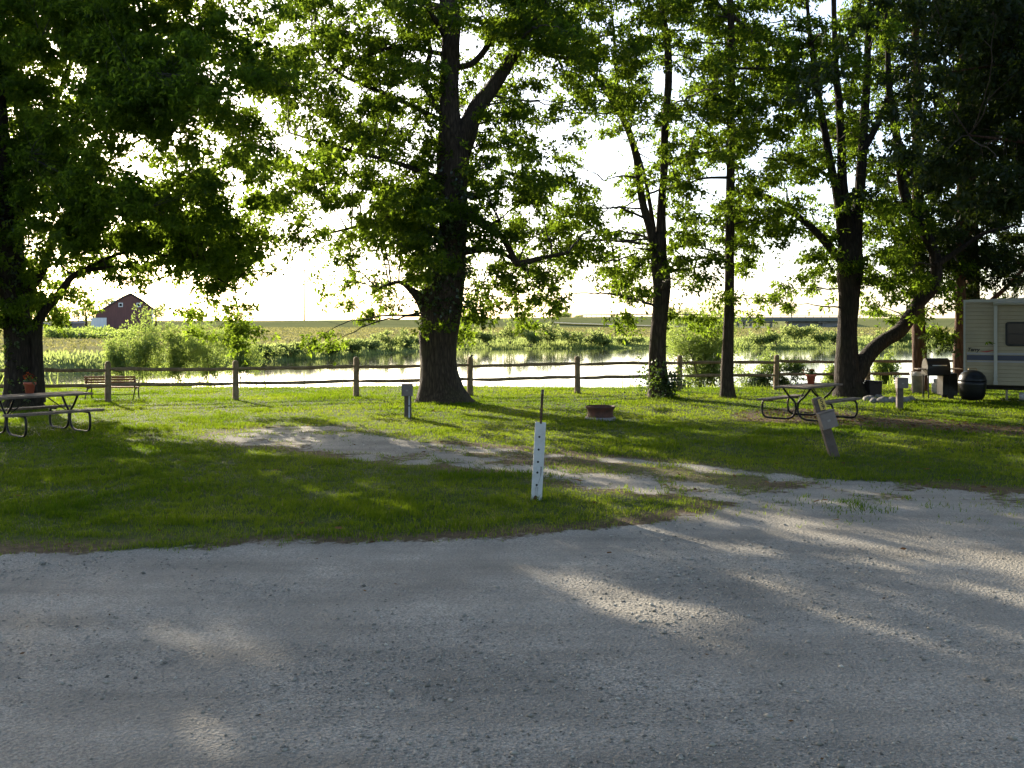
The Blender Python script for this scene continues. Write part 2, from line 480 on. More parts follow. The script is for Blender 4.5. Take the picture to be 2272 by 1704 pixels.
# ------------------------------------------------------------------ terrain
def px_poly(pts): return [tuple(G(x, y)[:2]) for x, y in pts]
GRAVEL = px_poly([(470, 971), (510, 957), (650, 946), (760, 948), (850, 965), (950, 982), (1080, 990), (1200, 1000), (1330, 1012),
                  (1480, 1024), (1600, 1036), (1750, 1050), (1900, 1062), (2050, 1074), (2272, 1090), (2700, 1108)])
GRAVEL += [(40, 9.0), (60, -60), (-60, -60), (-60, 9.3)]
GRAVEL += px_poly([(-900, 1240), (0, 1224), (220, 1222), (320, 1214), (450, 1216), (560, 1206), (700, 1203), (950, 1193), (1150, 1184), (1300, 1173), (1430, 1162), (1540, 1140),
                   (1600, 1120), (1550, 1106), (1440, 1098), (1330, 1085), (1250, 1068), (1190, 1054), (1100, 1042), (1000, 1036), (880, 1028),
                   (760, 1012), (680, 998), (560, 986)])
MEDIAN = px_poly([(1010, 1004), (1100, 1004), (1230, 1013), (1400, 1027), (1560, 1043), (1690, 1060), (1760, 1074), (1680, 1080), (1560, 1073),
                  (1400, 1060), (1250, 1046), (1100, 1026)])
DIRT = px_poly([(1600, 925), (1660, 910), (1760, 905), (1860, 910), (1930, 922), (2100, 930), (2330, 948), (2330, 966), (2100, 956), (1960, 948),
                (1850, 942), (1720, 938), (1640, 932)])
SHX = np.array([-400, -120, -60, -40, -27.9, -25.4, -22.9, -20.3, -16.4, -12.5, -6.8, 3.3, 14.9, 33, 55, 120, 400])
SHY = np.array([40, 44, 47, 51, 56, 63.7, 70.5, 77.3, 85.5, 99.5, 113.5, 117, 119, 117, 130, 140, 150])

def shore(X): return np.interp(X, SHX, SHY) + 1.2 * fbm(X, X * 0, 9.0, 91)
def near_edge(X): return 33.7 + np.maximum(0, X - 8) * .28 + .25 * fbm(X, X * 0, 5, 95)
def near_water(X): return near_edge(X) + 4.6 + 10.5 * sstep(-26, -20, X) * (1 - sstep(-13, -9, X))

def emb_top(X):
    return np.interp(X, [-400, -75, -68, -30, 21, 45, 62, 110, 160, 400], [2.25, 2.25, 2.3, 2.65, 3.35, 3.5, 3.2, 3.0, 3.0, 3.0])

def terrain(X, Y):
    e, w, s = near_edge(X), near_water(X), shore(X)
    und = .028 * fbm(X, Y, 3.2, 11, 3) + .05 * fbm(X, Y, 9, 15, 2)
    z = und * sstep(3, 8, Y)
    # near bank down into the pond
    z = z - 1.55 * sstep(0, 1, (Y - e) / (w + 1.2 - e)) ** .85
    bed = -1.55
    # far bank
    up = sstep(-6, 10, Y - s)
    far = -1.55 + up * 1.5 + np.clip((Y - s - 11) / (270 - s - 11), 0, 1) * .5 + .12 * fbm(X, Y, 12, 31) * sstep(4, 20, Y - s)
    z = np.where(Y > s - 6, np.maximum(far, bed), z)
    # embankment with the gap under the bridge
    gap = 1 - sstep(58, 62, X) * (1 - sstep(87, 90, X))
    et = emb_top(X) + .1 * fbm(X, Y, 30, 41)
    up2 = sstep(266, 292, Y) * gap
    z = np.where(Y > 200, z + (et - z) * up2, z)
    z = np.where(Y > 305, et * gap + (1 - gap) * -.2, z)
    z = np.where(Y > 330, z + (2.0 - z) * sstep(330, 420, Y), z)
    return z

def masks(X, Y):
    sd = poly_sd(X, Y, GRAVEL)
    g = sstep(-.30, .30, sd + .34 * fbm(X, Y, 1.0, 51, 4) + .25 * fbm(X, Y, .25, 55, 2))
    md = poly_sd(X, Y, MEDIAN)
    med = sstep(-.25, .5, md + .5 * fbm(X, Y, 1.0, 61))
    # weeds creep over the pad and its edge
    weeds = sstep(-.15, .3, fbm(X, Y, .45, 71, 3)) * sstep(10.5, 13, Y) * .55
    g = np.clip(g * (1 - .6 * med) - weeds * g * (1 - sstep(1.0, 3.0, sd)), 0, 1)
    worn = np.clip(med * .9 + sstep(-.8, .05, sd) * .6 * (fbm(X, Y, .8, 81) > -.1), 0, 1) * (g < .9)
    d = sstep(-.25, .35, poly_sd(X, Y, DIRT) + .5 * fbm(X, Y, 1.1, 85))
    d = np.maximum(d, .8 * sstep(-.55, -.1, sd) * sstep(.0, .3, fbm(X, Y, 1.6, 87) + .12))
    return g, worn, d

xs = np.concatenate([-np.geomspace(4000, 21, 60), np.arange(-20.4, 20.5, .12), np.geomspace(21, 4000, 60)])
ys = np.concatenate([np.linspace(-60, 3, 40), np.arange(3.3, 36, .11), np.arange(36, 140, 1.1), np.arange(140, 335, 2.0), np.geomspace(340, 6000, 24)])
XX, YY = np.meshgrid(xs, ys)
ZZ = terrain(XX, YY)
gm = np.zeros_like(XX); wm = np.zeros_like(XX); dm_ = np.zeros_like(XX)
nr = YY < 40
gm[nr], wm[nr], dm_[nr] = masks(XX[nr], YY[nr])
ZZ = np.where(nr, ZZ - .018 * gm, ZZ)
tan = sstep(13, 24, YY - shore(XX) + 8 * fbm(XX, YY, 14, 131)) * (1 - .6 * sstep(258, 268, YY + 5 * fbm(XX, YY, 20, 133)))
ny, nx = XX.shape
V = np.stack([XX, YY, ZZ], -1).reshape(-1, 3)
i, j = np.meshgrid(np.arange(ny - 1), np.arange(nx - 1), indexing='ij')
Q = np.stack([i * nx + j, i * nx + j + 1, (i + 1) * nx + j + 1, (i + 1) * nx + j], -1).reshape(-1, 4)
qy = (YY[:-1, :-1] + YY[1:, 1:]).ravel() / 2; qx = (XX[:-1, :-1] + XX[1:, 1:]).ravel() / 2
qg = (gm[:-1, :-1] + gm[1:, 1:]).ravel() / 2
zone = np.where(qy < np.maximum(near_water(qx), 36.5), np.where(qg > .45, 1, 0), np.where(qy < 264, 2, 3))
for k, nm in enumerate(("lawn", "gravel_road", "field", "embankment")):
    q = Q[zone == k]
    u, inv = np.unique(q, return_inverse=True)
    me = np_mesh(nm, V[u], inv.reshape(q.shape), {"gravel": gm.ravel()[u], "worn": wm.ravel()[u], "dirt": dm_.ravel()[u], "tan": tan.ravel()[u]}, smooth=True)
    tag(link(nm, me, M['ground'] if k < 2 else M['field']), kind='structure')
# pond: one water sheet; the banks rise through it
px_, py_ = np.meshgrid(np.linspace(-130, 200, 60), np.linspace(36.6, 160, 30))
Vp = np.stack([px_, py_, np.full_like(px_, -1.0)], -1).reshape(-1, 3)
i, j = np.meshgrid(np.arange(29), np.arange(59), indexing='ij')
tag(link("pond_water", np_mesh("pond_water", Vp, np.stack([i * 60 + j, i * 60 + j + 1, (i + 1) * 60 + j + 1, (i + 1) * 60 + j], -1).reshape(-1, 4), smooth=True), M['water']), kind='structure')

def ground_z(x, y):
    return float(terrain(np.array([x]), np.array([y]))[0])

# ------------------------------------------------------------------ grass and stones
def blades(X, Y, Z, h, w, rnd, lean=.5, r=None):
    r = r or rng
    n = len(X); a = r.random(n) * 2 * np.pi; b = r.random(n) * 2 * np.pi
    l = h * lean * r.random(n)
    base = np.stack([X, Y, Z - .006], -1)
    side = np.stack([np.cos(a), np.sin(a), np.zeros(n)], -1) * (w / 2)[:, None]
    tip = base + np.stack([np.cos(b) * l, np.sin(b) * l, h], -1)
    V = np.stack([base - side, base + side, tip], 1).reshape(-1, 3)
    return V, np.arange(3 * n).reshape(-1, 3), np.repeat(rnd, 3)

def scatter_grass():
    bands = [(8.8, 12.5, 2600, 1.0), (12.5, 17, 1900, 1.15), (17, 24, 1000, 1.6), (24, 36.5, 620, 2.2)]
    GX, GY, sc = [], [], []
    for y0, y1, den, s in bands:
        hw = .58 * y1 + 1.5
        n = int(den * (y1 - y0) * 2 * hw)
        GX.append(rng.uniform(-hw, hw, n)); GY.append(rng.uniform(y0, y1, n)); sc.append(np.full(n, s))
    X, Y, s = map(np.concatenate, (GX, GY, sc))
    m = np.abs(X) < .56 * Y + 2.2
    X, Y, s = X[m], Y[m], s[m]
    g, wn_, d = masks(X, Y)
    tuft = fbm(X, Y, .22, 201, 2)
    keep = rng.random(len(X)) < np.clip((1 - g * 1.12), 0, 1) * (1 - .55 * wn_) * (1 - .8 * d) * np.clip(.75 + 1.2 * tuft, .25, 1)
    # a few weeds in the road
    keep |= (rng.random(len(X)) < .035) & (g > .5) & (Y > 10.8) & (fbm(X, Y, .5, 205) > .12)
    X, Y, s, wn_, tuft = X[keep], Y[keep], s[keep], wn_[keep], tuft[keep]
    # longer tufts where the mower cannot reach
    spots = [G(1190, 1110), G(905, 930), G(1996, 909), G(1851, 1011), G(1332, 929), G(978, 893), G(1464, 884), G(1614, 885), G(1887, 885), G(48, 905)]
    rad = [.10, .12, .12, .12, .36, 1.0, .42, .3, .7, .6]
    TX, TY = [], []
    for p, q in zip(spots, rad):
        m_ = int(260 * q + 60); a_ = rng.uniform(0, 6.28, m_); d_ = q + np.abs(rng.normal(0, .06 + .08 * q, m_))
        TX.append(p.x + d_ * np.cos(a_)); TY.append(p.y + d_ * np.sin(a_))
    TX, TY = np.concatenate(TX), np.concatenate(TY)
    nt_ = len(TX)
    X = np.concatenate([X, TX]); Y = np.concatenate([Y, TY]); s = np.concatenate([s, np.full(nt_, 1.5)]); wn_ = np.concatenate([wn_, np.zeros(nt_)]); tuft = np.concatenate([tuft, np.full(nt_, 1.6)])
    Z = terrain(X, Y)
    patch = fbm(X, Y, 2.2, 211)
    clover = sstep(.05, .3, fbm(X, Y, 1.3, 215))
    h = (.026 + .020 * rng.random(len(X)) + .03 * np.clip(tuft, 0, 1) + .05 * (tuft > 1.5) * rng.random(len(X)) + .02 * clover) * (1 - .3 * wn_)
    # unmown under the fence
    fl = np.abs(Y - (27.6 + (X + 10.9) * .26)) < .22
    h = h + fl * .06 * rng.random(len(X))
    w = (.007 + .005 * rng.random(len(X)) + .004 * clover) * s
    rnd = np.clip(.45 + .55 * patch + .35 * (rng.random(len(X)) - .5) - .15 * clover, 0, 1)
    dry = rng.random(len(X)) < (.05 + .42 * wn_ + .08 * (patch > .3))
    for sel, nm, mat in ((~dry, 'grass', 'grass'), (dry, 'dry_grass', 'dry_grass')):
        V, T, a = blades(X[sel], Y[sel], Z[sel], h[sel], w[sel], rnd[sel], .9)
        tag(link(nm, np_mesh(nm, V, T, {'rnd': a}), M[mat]), 'short green mown grass of the lawn' if nm == 'grass' else 'straw coloured dry blades among the lawn grass', 'grass', kind='stuff')
scatter_grass()

def stones_mat():
    m, nt, out = new_mat('crushed limestone')
    at = nd(nt, "ShaderNodeAttribute", attribute_name="rnd")
    c = ramp(nt, (at, 2), [(0, (0.112, 0.104, 0.087)), (.5, (0.271, 0.248, 0.203)), (1, (0.455, 0.422, 0.351))])
    b = nd(nt, "ShaderNodeBsdfPrincipled", {'Base Color': c, 'Roughness': .9, 'Specular IOR Level': .2})
    nt.links.new(b.outputs[0], out.inputs[0]); return m
M['stones'] = stones_mat()

def scatter_stones():
    bands = [(4.6, 7.0, 1500), (7.0, 10.5, 1000), (10.5, 14.5, 420), (14.5, 22, 160)]
    A = []
    for y0, y1, den in bands:
        hw = .56 * y1 + .8
        n = int(den * (y1 - y0) * 2 * hw)
        A.append(np.stack([rng.uniform(-hw, hw, n), rng.uniform(y0, y1, n)], -1))
    A = np.concatenate(A); X, Y = A.T
    g, _, _ = masks(X, Y)
    patch = fbm(X, Y, 1.6, 301) + .5 * fbm(X * .25, Y, .8, 305)
    k = (rng.random(len(X)) < np.clip(.42 + 1.5 * patch, .04, 1)) & (g > .4)
    X, Y = X[k], Y[k]; n = len(X)
    s = .0042 * np.exp(.5 * rng.standard_normal(n)) * np.where(Y > 10.5, 1.5, 1)
    big = rng.random(n) < .006
    s = np.where(big, s * 2.6, s)
    s = np.clip(s, .002, .022)
    Z = terrain(X, Y) - .018 + s * .25
    o = np.array([[1, 0, 0], [0, 1, 0], [-1, 0, 0], [0, -1, 0], [0, 0, .75], [0, 0, -.6]], float)
    Vv = o[None] + .45 * (rng.random((n, 6, 3)) - .5)
    a = rng.random(n) * 6.28
    c, sn = np.cos(a)[:, None], np.sin(a)[:, None]
    Vv[..., 0] *= 1.35
    x = Vv[..., 0] * c - Vv[..., 1] * sn; y = Vv[..., 0] * sn + Vv[..., 1] * c
    Vv = np.stack([x, y, Vv[..., 2]], -1) * s[:, None, None] + np.stack([X, Y, Z], -1)[:, None]
    f = np.array([[0, 1, 4], [1, 2, 4], [2, 3, 4], [3, 0, 4], [1, 0, 5], [2, 1, 5], [3, 2, 5], [0, 3, 5]])
    T = (np.arange(n)[:, None, None] * 6 + f[None]).reshape(-1, 3)
    tag(link('gravel', np_mesh('gravel', Vv.reshape(-1, 3), T, {'rnd': np.repeat(np.clip(.5 + .24 * rng.standard_normal(n), 0, 1), 6)}), M['stones']),
        'loose grey crushed stone on the gravel road', 'gravel', kind='stuff')
scatter_stones()

def scatter_litter():
    n = 2600
    X = rng.uniform(3.5, 13, n); Y = rng.uniform(19, 27, n)
    g, w_, d = masks(X, Y)
    k = rng.random(n) < d
    n2 = 1500
    X2 = rng.uniform(-8, 9, n2); Y2 = rng.uniform(9.5, 27, n2)
    g2, w2, d2 = masks(X2, Y2)
    k2 = rng.random(n2) < .10 + .5 * w2
    # a handful blown onto the road
    X3 = rng.uniform(-4.5, 5.5, 60); Y3 = rng.uniform(5, 11, 60)
    X = np.concatenate([X[k], X2[k2], X3]); Y = np.concatenate([Y[k], Y2[k2], Y3]); n = len(X)
    onroad = np.arange(n) >= n - 60
    Z = terrain(X, Y) + np.where(onroad, -.006, .02 + .03 * rng.random(n))
    a = rng.random(n) * 6.28; L = rng.uniform(.03, .065, n) * np.where(onroad, .32, 1)
    d1 = np.stack([np.cos(a), np.sin(a), .5 * (rng.random(n) - .5)], -1) * L[:, None]
    d2 = np.stack([-np.sin(a), np.cos(a), .8 * (rng.random(n) - .5)], -1) * (L * .55)[:, None]
    c = np.stack([X, Y, Z], -1)
    V = np.stack([c - d1, c - d2, c + d1, c + d2], 1).reshape(-1, 3)
    tag(link('leaf_litter', np_mesh('leaf_litter', V, np.arange(4 * n).reshape(-1, 4), {'rnd': np.repeat(rng.random(n), 4)}), M['litter']),
        'brown dead leaves on bare ground around the picnic table', 'leaf litter', kind='stuff')
scatter_litter()

def tall_grass():
    # rank growth along the far bank and in the meadow
    n = 52000
    X = rng.uniform(-75, 100, n); off = np.abs(rng.normal(0, 7, n)) + .2
    Y = shore(X) + off
    m = np.abs(X) < .6 * Y + 4
    X, Y, off = X[m], Y[m], off[m]
    Z = terrain(X, Y)
    cl = np.clip(.6 + fbm(X, Y, 3.0, 401), .2, 1.4)
    V, T, a = blades(X, Y, Z, (.22 + .38 * rng.random(len(X))) * cl * (1 - .35 * sstep(0, 15, off)), .10 + .08 * rng.random(len(X)), np.clip(rng.random(len(X)) * .6 + .5 * fbm(X, Y, 4, 405) + .2, 0, 1), .5)
    tag(link('bank_weeds', np_mesh('bank_weeds', V, T, {'rnd': a}), M['shrub_far']), 'rank green weeds along the far bank of the pond', 'weeds', kind='stuff')
    n = 60000
    X = rng.uniform(-150, 130, n); Y = rng.uniform(70, 262, n)
    m = (Y > shore(X) + 8 + 8 * rng.random(n)) & (np.abs(X) < .6 * Y)
    X, Y = X[m], Y[m]; Z = terrain(X, Y)
    V, T, a = blades(X, Y, Z, .10 + .18 * rng.random(len(X)), .22 + .2 * rng.random(len(X)), rng.random(len(X)), .9)
    tag(link('meadow_grass', np_mesh('meadow_grass', V, T, {'rnd': a}), M['dry_grass']), 'tan seeding meadow grass beyond the pond', 'grass', kind='stuff')
    # near bank below the lawn edge
    n = 9000
    X = rng.uniform(-26, 26, n); t = rng.random(n); Y = near_edge(X) + .4 + t * (near_water(X) - near_edge(X) - .6)
    Z = terrain(X, Y)
    V, T, a = blades(X, Y, Z, .10 + .16 * rng.random(n) + .5 * (rng.random(n) < .05), .03 + .03 * rng.random(n), rng.random(n), .5)
    tag(link('bank_grass', np_mesh('bank_grass', V, T, {'rnd': a}), M['shrub']), 'long grass on the near bank sloping to the pond', 'grass', kind='stuff')
tall_grass()

# ------------------------------------------------------------------ leaves
def rosettes(C, D, nl=6, L=.14, W=.06, r=None, droop=.35, spread=1.0):
    """C (n,3) twig tips, D (n,3) twig directions -> leaf quads"""
    r = r or rng
    n = len(C)
    L = np.broadcast_to(np.asarray(L, float), (n,)); W = np.broadcast_to(np.asarray(W, float), (n,))
    d = D[:, None] * .45 + spread * r.standard_normal((n, nl, 3)) * .62
    d[..., 2] -= droop * r.random((n, nl))
    d /= np.linalg.norm(d, axis=-1, keepdims=True) + 1e-9
    up = r.standard_normal((n, nl, 3)) * .7 + np.array([0, 0, 1.0])
    s = np.cross(d, up); s /= np.linalg.norm(s, axis=-1, keepdims=True) + 1e-9
    nn = np.cross(s, d)
    ll = (L[:, None] * r.uniform(.65, 1.2, (n, nl)))[..., None]
    ww = (W[:, None] * r.uniform(.7, 1.2, (n, nl)))[..., None]
    base = C[:, None] + d * .015 + r.standard_normal((n, nl, 3)) * (L[:, None, None] * .22)
    mid = base + d * ll * .45
    bend = nn * ll * r.uniform(-.22, .05, (n, nl, 1))
    V = np.stack([base, mid + s * ww * .5 + nn * ww * .18, base + d * ll + bend, mid - s * ww * .5 + nn * ww * .18], 2)
    N = n * nl
    V = V.reshape(-1, 3)
    o = np.arange(N)[:, None] * 4
    T = np.concatenate([o + np.array([0, 1, 2]), o + np.array([0, 2, 3])], 0)
    tone = np.clip(np.repeat(r.random(n), nl) * .5 + r.random(N) * .5, 0, 1)
    return V, T, np.repeat(tone, 4)

def leaf_part(name, mat, parent, C, D, org, label=None, **k):
    V, T, a = rosettes(C, D, **k)
    o = link(name, np_mesh(name, V - np.array(org), T, {'rnd': a}), mat, parent)
    if label: o['label'] = label
    return o

# how full of leaves the row of crowns is, surveyed 0 (open sky) .. 9 (solid) on a 71 px raster
DENS = ["99988664" "66888888" "98748767" "76788898",
        "98899886" "45887767" "99888787" "87898798",
        "86799976" "97686667" "65894477" "87887899",
        "98889877" "56667777" "45777678" "87876899",
        "99753236" "44878776" "72135788" "68868899",
        "98845744" "67878857" "84133777" "76888888",
        "97998986" "46679964" "67644578" "56888999",
        "96899998" "54758887" "79865778" "65789999",
        "96367887" "23465866" "75374554" "45879988",
        "87311242" "00243345" "51043465" "21255353",
        "00001234" "00500051" "00030000" "00030200"]
TAU = np.array([0, .10, .22, .36, .53, .74, 1.02, 1.42, 2.1, 3.3])
dg = np.array([[int(c) for c in row] for row in DENS])
NROW, NCOL = dg.shape
def tau_at(x, y):
    """leaf optical depth at photo-plane position, bilinear, with the crowns carried on outside the frame"""
    t = TAU[dg]
    c = x / 71.0 - .5; r_ = y / 71.0 - .5
    cc = np.clip(c, 0, NCOL - 1.001); rr = np.clip(r_, 0, NROW - 1.001)
    i, j = rr.astype(int), cc.astype(int); fi, fj = rr - i, cc - j
    v = t[i, j] * (1 - fi) * (1 - fj) + t[i + 1, j] * fi * (1 - fj) + t[i, j + 1] * (1 - fi) * fj + t[i + 1, j + 1] * fi * fj
    v = np.where(r_ > NROW - .5, 0, v)
    v = np.where((x > 195) & (x < 355) & (y > 636), 0, v)              # the barn shows through here
    v = np.where(y < -40, 1.8, v)
    v = np.where((x < -10) & (y < 620), 3.6, v)
    v = np.where((x > 2290) & (y < 560), 2.4, v)
    return v

TREES = dict(
    maple=dict(Y=26.1, c=110, r=560, leaf='leaf_left', L=.14, W=.068),
    oak=dict(Y=27.7, c=985, r=430, leaf='leaf', L=.138, W=.066),
    forked=dict(Y=29.5, c=1420, r=260, leaf='leaf', L=.135, W=.064),
    slim=dict(Y=29.4, c=1620, r=170, leaf='leaf', L=.135, W=.064),
    leaning=dict(Y=29.9, c=1880, r=270, leaf='leaf_dark', L=.145, W=.062),
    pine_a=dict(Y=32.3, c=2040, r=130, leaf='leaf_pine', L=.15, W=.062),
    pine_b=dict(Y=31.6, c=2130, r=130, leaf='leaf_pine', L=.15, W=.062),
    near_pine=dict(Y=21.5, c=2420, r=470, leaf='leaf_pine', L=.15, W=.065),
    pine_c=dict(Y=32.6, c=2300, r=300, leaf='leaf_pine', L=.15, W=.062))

def sample_clumps():
    x0, x1, y0, y1 = -640, 2760, -300, 780
    A_px = (x1 - x0) * (y1 - y0)
    per_m2 = 7.9                                  # leafy branchlets per square metre and unit of depth
    m2 = (28.0 / F) ** 2
    N = int(A_px * m2 * per_m2 * TAU[-1])
    x = rng.uniform(x0, x1, N); y = rng.uniform(y0, y1, N)
    t = tau_at(x, y)
    off = (x < -60) | (x > 2330) | (y < -50)
    lump = np.clip(1 + 1.1 * vnoise(x, y, 50.0, 711), .3, 1.8)
    k = rng.random(N) < np.minimum(t * np.where(off, 1, lump), TAU[-1]) / TAU[-1] * np.where(off, .45, 1.0)
    x, y, off = x[k], y[k], off[k]
    names = list(TREES)
    W = np.stack([np.clip(1 - np.abs(x - T['c']) / T['r'], 0.0, 1) ** .8 + np.where(np.abs(x - T['c']) < 1.35 * T['r'], .02, 0) for T in TREES.values()], 0)
    W[0] = np.where(x < 80, 1, W[0]); W[-1] = np.where(x > 2300, 1, W[-1])
    W[1] = np.where((x > 600) & (x < 640), np.maximum(W[1], .1), W[1])
    low = y > 600
    W[5:] *= np.where(low, .25, 1)[None]
    W[7] *= np.where(y < 470, 1.6, 0)
    W /= W.sum(0, keepdims=True) + 1e-9
    cum = np.cumsum(W, 0); u = rng.random(len(x))
    who = (u[None] > cum).sum(0).clip(0, len(names) - 1)
    out = {}
    for q, nm in enumerate(names):
        s = who == q
        Yd = TREES[nm]['Y'] + np.clip(rng.normal(.3, 1.2 if nm == 'maple' else 1.6, s.sum()), -3.4, 3.6)
        if nm == 'maple': Yd = Yd - 3.4 * sstep(60, 270, x[s]) * (1 - sstep(430, 570, y[s]))         # boughs reach out over the lawn
        Yd = np.where((x[s] > 1950) & (y[s] > 560) & (Yd < 30.8), 31.5 + .3 * rng.random(s.sum()), Yd) if nm.startswith('pine') else Yd
        out[nm] = (np.stack([(x[s] - CX) / F * Yd, Yd, H - (y[s] - 9 - HY) / F * Yd], -1), off[s])
    return out
CLUMPS = sample_clumps()

def make_tree(key, objname, label, cat, stems, limbs, bark_m='bark', ivy=None, nb=90, seed=1):
    T = TREES[key]; Y0 = T['Y']
    r = np.random.default_rng(seed)
    base = P(stems[0][0][0], stems[0][0][1], Y0); base.z = 0
    root = empty(objname, base, label, cat)
    org = np.array(base)
    skel_p, skel_r = [], []
    def poly(pts, dy=0.0, dy0=0.0):
        n = len(pts)
        out = []
        for i, (x, y, w) in enumerate(pts):
            Yp = Y0 + dy0 + dy * (i / max(1, n - 1))
            p = P(x, y, Yp); out.append((p.x, p.y, p.z, w / F * Yp / 2))
        return catmull(out, .14)
    VV, QQ, nv = [], [], 0
    for si, st in enumerate(stems):
        c = poly(st, r.uniform(-.4, .4) if si else 0)
        c[:, 3] = np.maximum(c[:, 3], .012)
        if si == 0: c[0, 2] = -.12
        v, q = np_tube(c[:, :3], c[:, 3], 28 if si == 0 else 16, .07, .045, seed * 31 + si)
        VV.append(v); QQ.append(q + nv); nv += len(v)
        skel_p.append(c[:, :3]); skel_r.append(c[:, 3])
    link('trunk', np_mesh('trunk', np.concatenate(VV) - org, np.concatenate(QQ), smooth=True), M[bark_m], root)
    for li, lb in enumerate(limbs):
        c = poly(lb, r.uniform(-1.0, 1.0))
        c[:, 3] = np.maximum(c[:, 3], .010)
        v, q = np_tube(c[:, :3], c[:, 3], 12, .08, .03, seed * 57 + li)
        link('limb', np_mesh('limb', v - org, q, smooth=True), M[bark_m], root)
        skel_p.append(c[:, :3]); skel_r.append(c[:, 3])
    SP = np.concatenate(skel_p); SR = np.concatenate(skel_r)
    C, off = CLUMPS[key]
    if len(C):
        # the bigger stems stay in view: few sprays hang straight in front of them
        cx_, cy_ = C[:, 0] / C[:, 1] * F + CX, HY - (C[:, 2] - H) / C[:, 1] * F
        hid = np.zeros(len(C), bool)
        for st in [stems[0]] + list(limbs)[:2]:
            cc = catmull(st, 14)
            cc = cc[cc[:, 2] > 12]
            for a in range(0, len(cc), 1):
                hid |= (np.hypot(cx_ - cc[a, 0], cy_ - cc[a, 1]) < cc[a, 2] * .5 + 7) & (C[:, 1] < Y0 + .3)
        kp = ~(hid & (r.random(len(C)) < .8))
        C, off = C[kp], off[kp]
    VV, QQ, nv = [], [], 0
    # secondary branches reaching into the leaves
    if len(C):
        pick = r.choice(len(C), min(nb, len(C)), replace=False)
        newp = []
        for t in C[pick]:
            d = np.linalg.norm(SP - t, axis=1)
            pen = d + np.where(SP[:, 2] > t[2] + .3, 1.5 * (SP[:, 2] - t[2]), 0) + np.where(SP[:, 2] < 2.2, 3, 0)
            s = SP[np.argmin(pen)]; rs = SR[np.argmin(pen)]
            dist = np.linalg.norm(t - s)
            if dist < .4 or dist > 5.5: continue
            mid = (s + t) / 2 + np.array([0, 0, .12 * dist]) + r.standard_normal(3) * .07 * dist
            k = max(5, int(dist / .22)); u = np.linspace(0, 1, k)[:, None]
            pth = s * (1 - u) ** 2 + 2 * mid * u * (1 - u) + t * u ** 2 + r.standard_normal((k, 3)) * .025 * (u > 0)
            r0 = min(rs * .55, .010 + .007 * dist)
            rad = r0 * (1 - u[:, 0]) + .006
            v, q = np_tube(pth, rad, 5); VV.append(v); QQ.append(q + nv); nv += len(v)
            newp.append(pth[k // 4:])
        TP = np.concatenate([SP[SP[:, 2] > 2.5]] + newp) if newp else SP
        inn = np.where(~off)[0]
        for a in range(0, len(inn), 400):
            c = C[inn[a:a + 400]]
            dd = np.linalg.norm(TP[None, ::2] - c[:, None], axis=2)
            s = TP[::2][dd.argmin(1)]; dm = dd.min(1)
            ok = dm < 2.2
            for t, s_ in zip(c[ok], s[ok]):
                m_ = (t + s_) / 2 + r.standard_normal(3) * .06
                v, q = np_tube(np.array([s_, m_, t]), [.0065, .005, .003], 3)
                VV.append(v); QQ.append(q + nv); nv += len(v)
        if len(VV) > 14:
            link('branches', np_mesh('branches', np.concatenate(VV) - org, np.concatenate(QQ), smooth=True), M['twig'], root)
        # crown
        cc, dd_, LL, WW = [], [], [], []
        for inside in (True, False):
            s = C[(~off) if inside else off]
            if not len(s): continue
            k = 29 if inside else 9
            # a branchlet: rosettes along a short drooping twig
            out = s - np.array([base.x, base.y, 0]); out[:, 2] = 0
            out = out / (np.linalg.norm(out, axis=1, keepdims=True) + 1e-6) * .6 + r.standard_normal((len(s), 3)) * np.array([.8, .8, .35])
            out /= np.linalg.norm(out, axis=1, keepdims=True)
            u = r.uniform(-.30, .42, (len(s), k, 1)) * r.uniform(.7, 1.35, (len(s), 1, 1))
            sg = .105 if inside else .2
            p = s[:, None] + out[:, None] * u + r.standard_normal((len(s), k, 3)) * np.array([sg * 1.1, sg * 1.1, sg * .6])
            loose = r.random((len(s), k, 1)) < .07
            p = p + loose * r.standard_normal((len(s), k, 3)) * .24
            p[..., 2] -= .55 * (u[..., 0] + .1) ** 2
            d = out[:, None] * .5 + (p - s[:, None]) * 1.2
            d[..., 2] -= .25
            cc.append(p.reshape(-1, 3)); dd_.append(d.reshape(-1, 3))
            f = 1.0 if inside else 1.75
            LL.append(np.full(len(s) * k, T['L'] * f)); WW.append(np.full(len(s) * k, T['W'] * f))
        leaf_part('crown', M[T['leaf']], root, np.concatenate(cc), np.concatenate(dd_), org, L=np.concatenate(LL), W=np.concatenate(WW), r=r)
    for (pts, n, mname) in (ivy or []):
        ps = []
        for (x, y, wx, wy, k) in pts:
            q = np.stack([r.normal(x, wx / 2, k), r.normal(y, wy / 2, k)], -1)
            Yq = Y0 - .1 - .55 * r.random(k)
            ps.append(np.stack([(q[:, 0] - CX) / F * Yq, Yq, np.maximum(H - (q[:, 1] - HY) / F * Yq, .06)], -1))
        ps = np.concatenate(ps)
        leaf_part('ivy', M[mname], root, ps, np.tile(np.array([[0, -.5, -.3]]), (len(ps), 1)), org, L=.11, W=.075, r=r, nl=5)
    return root

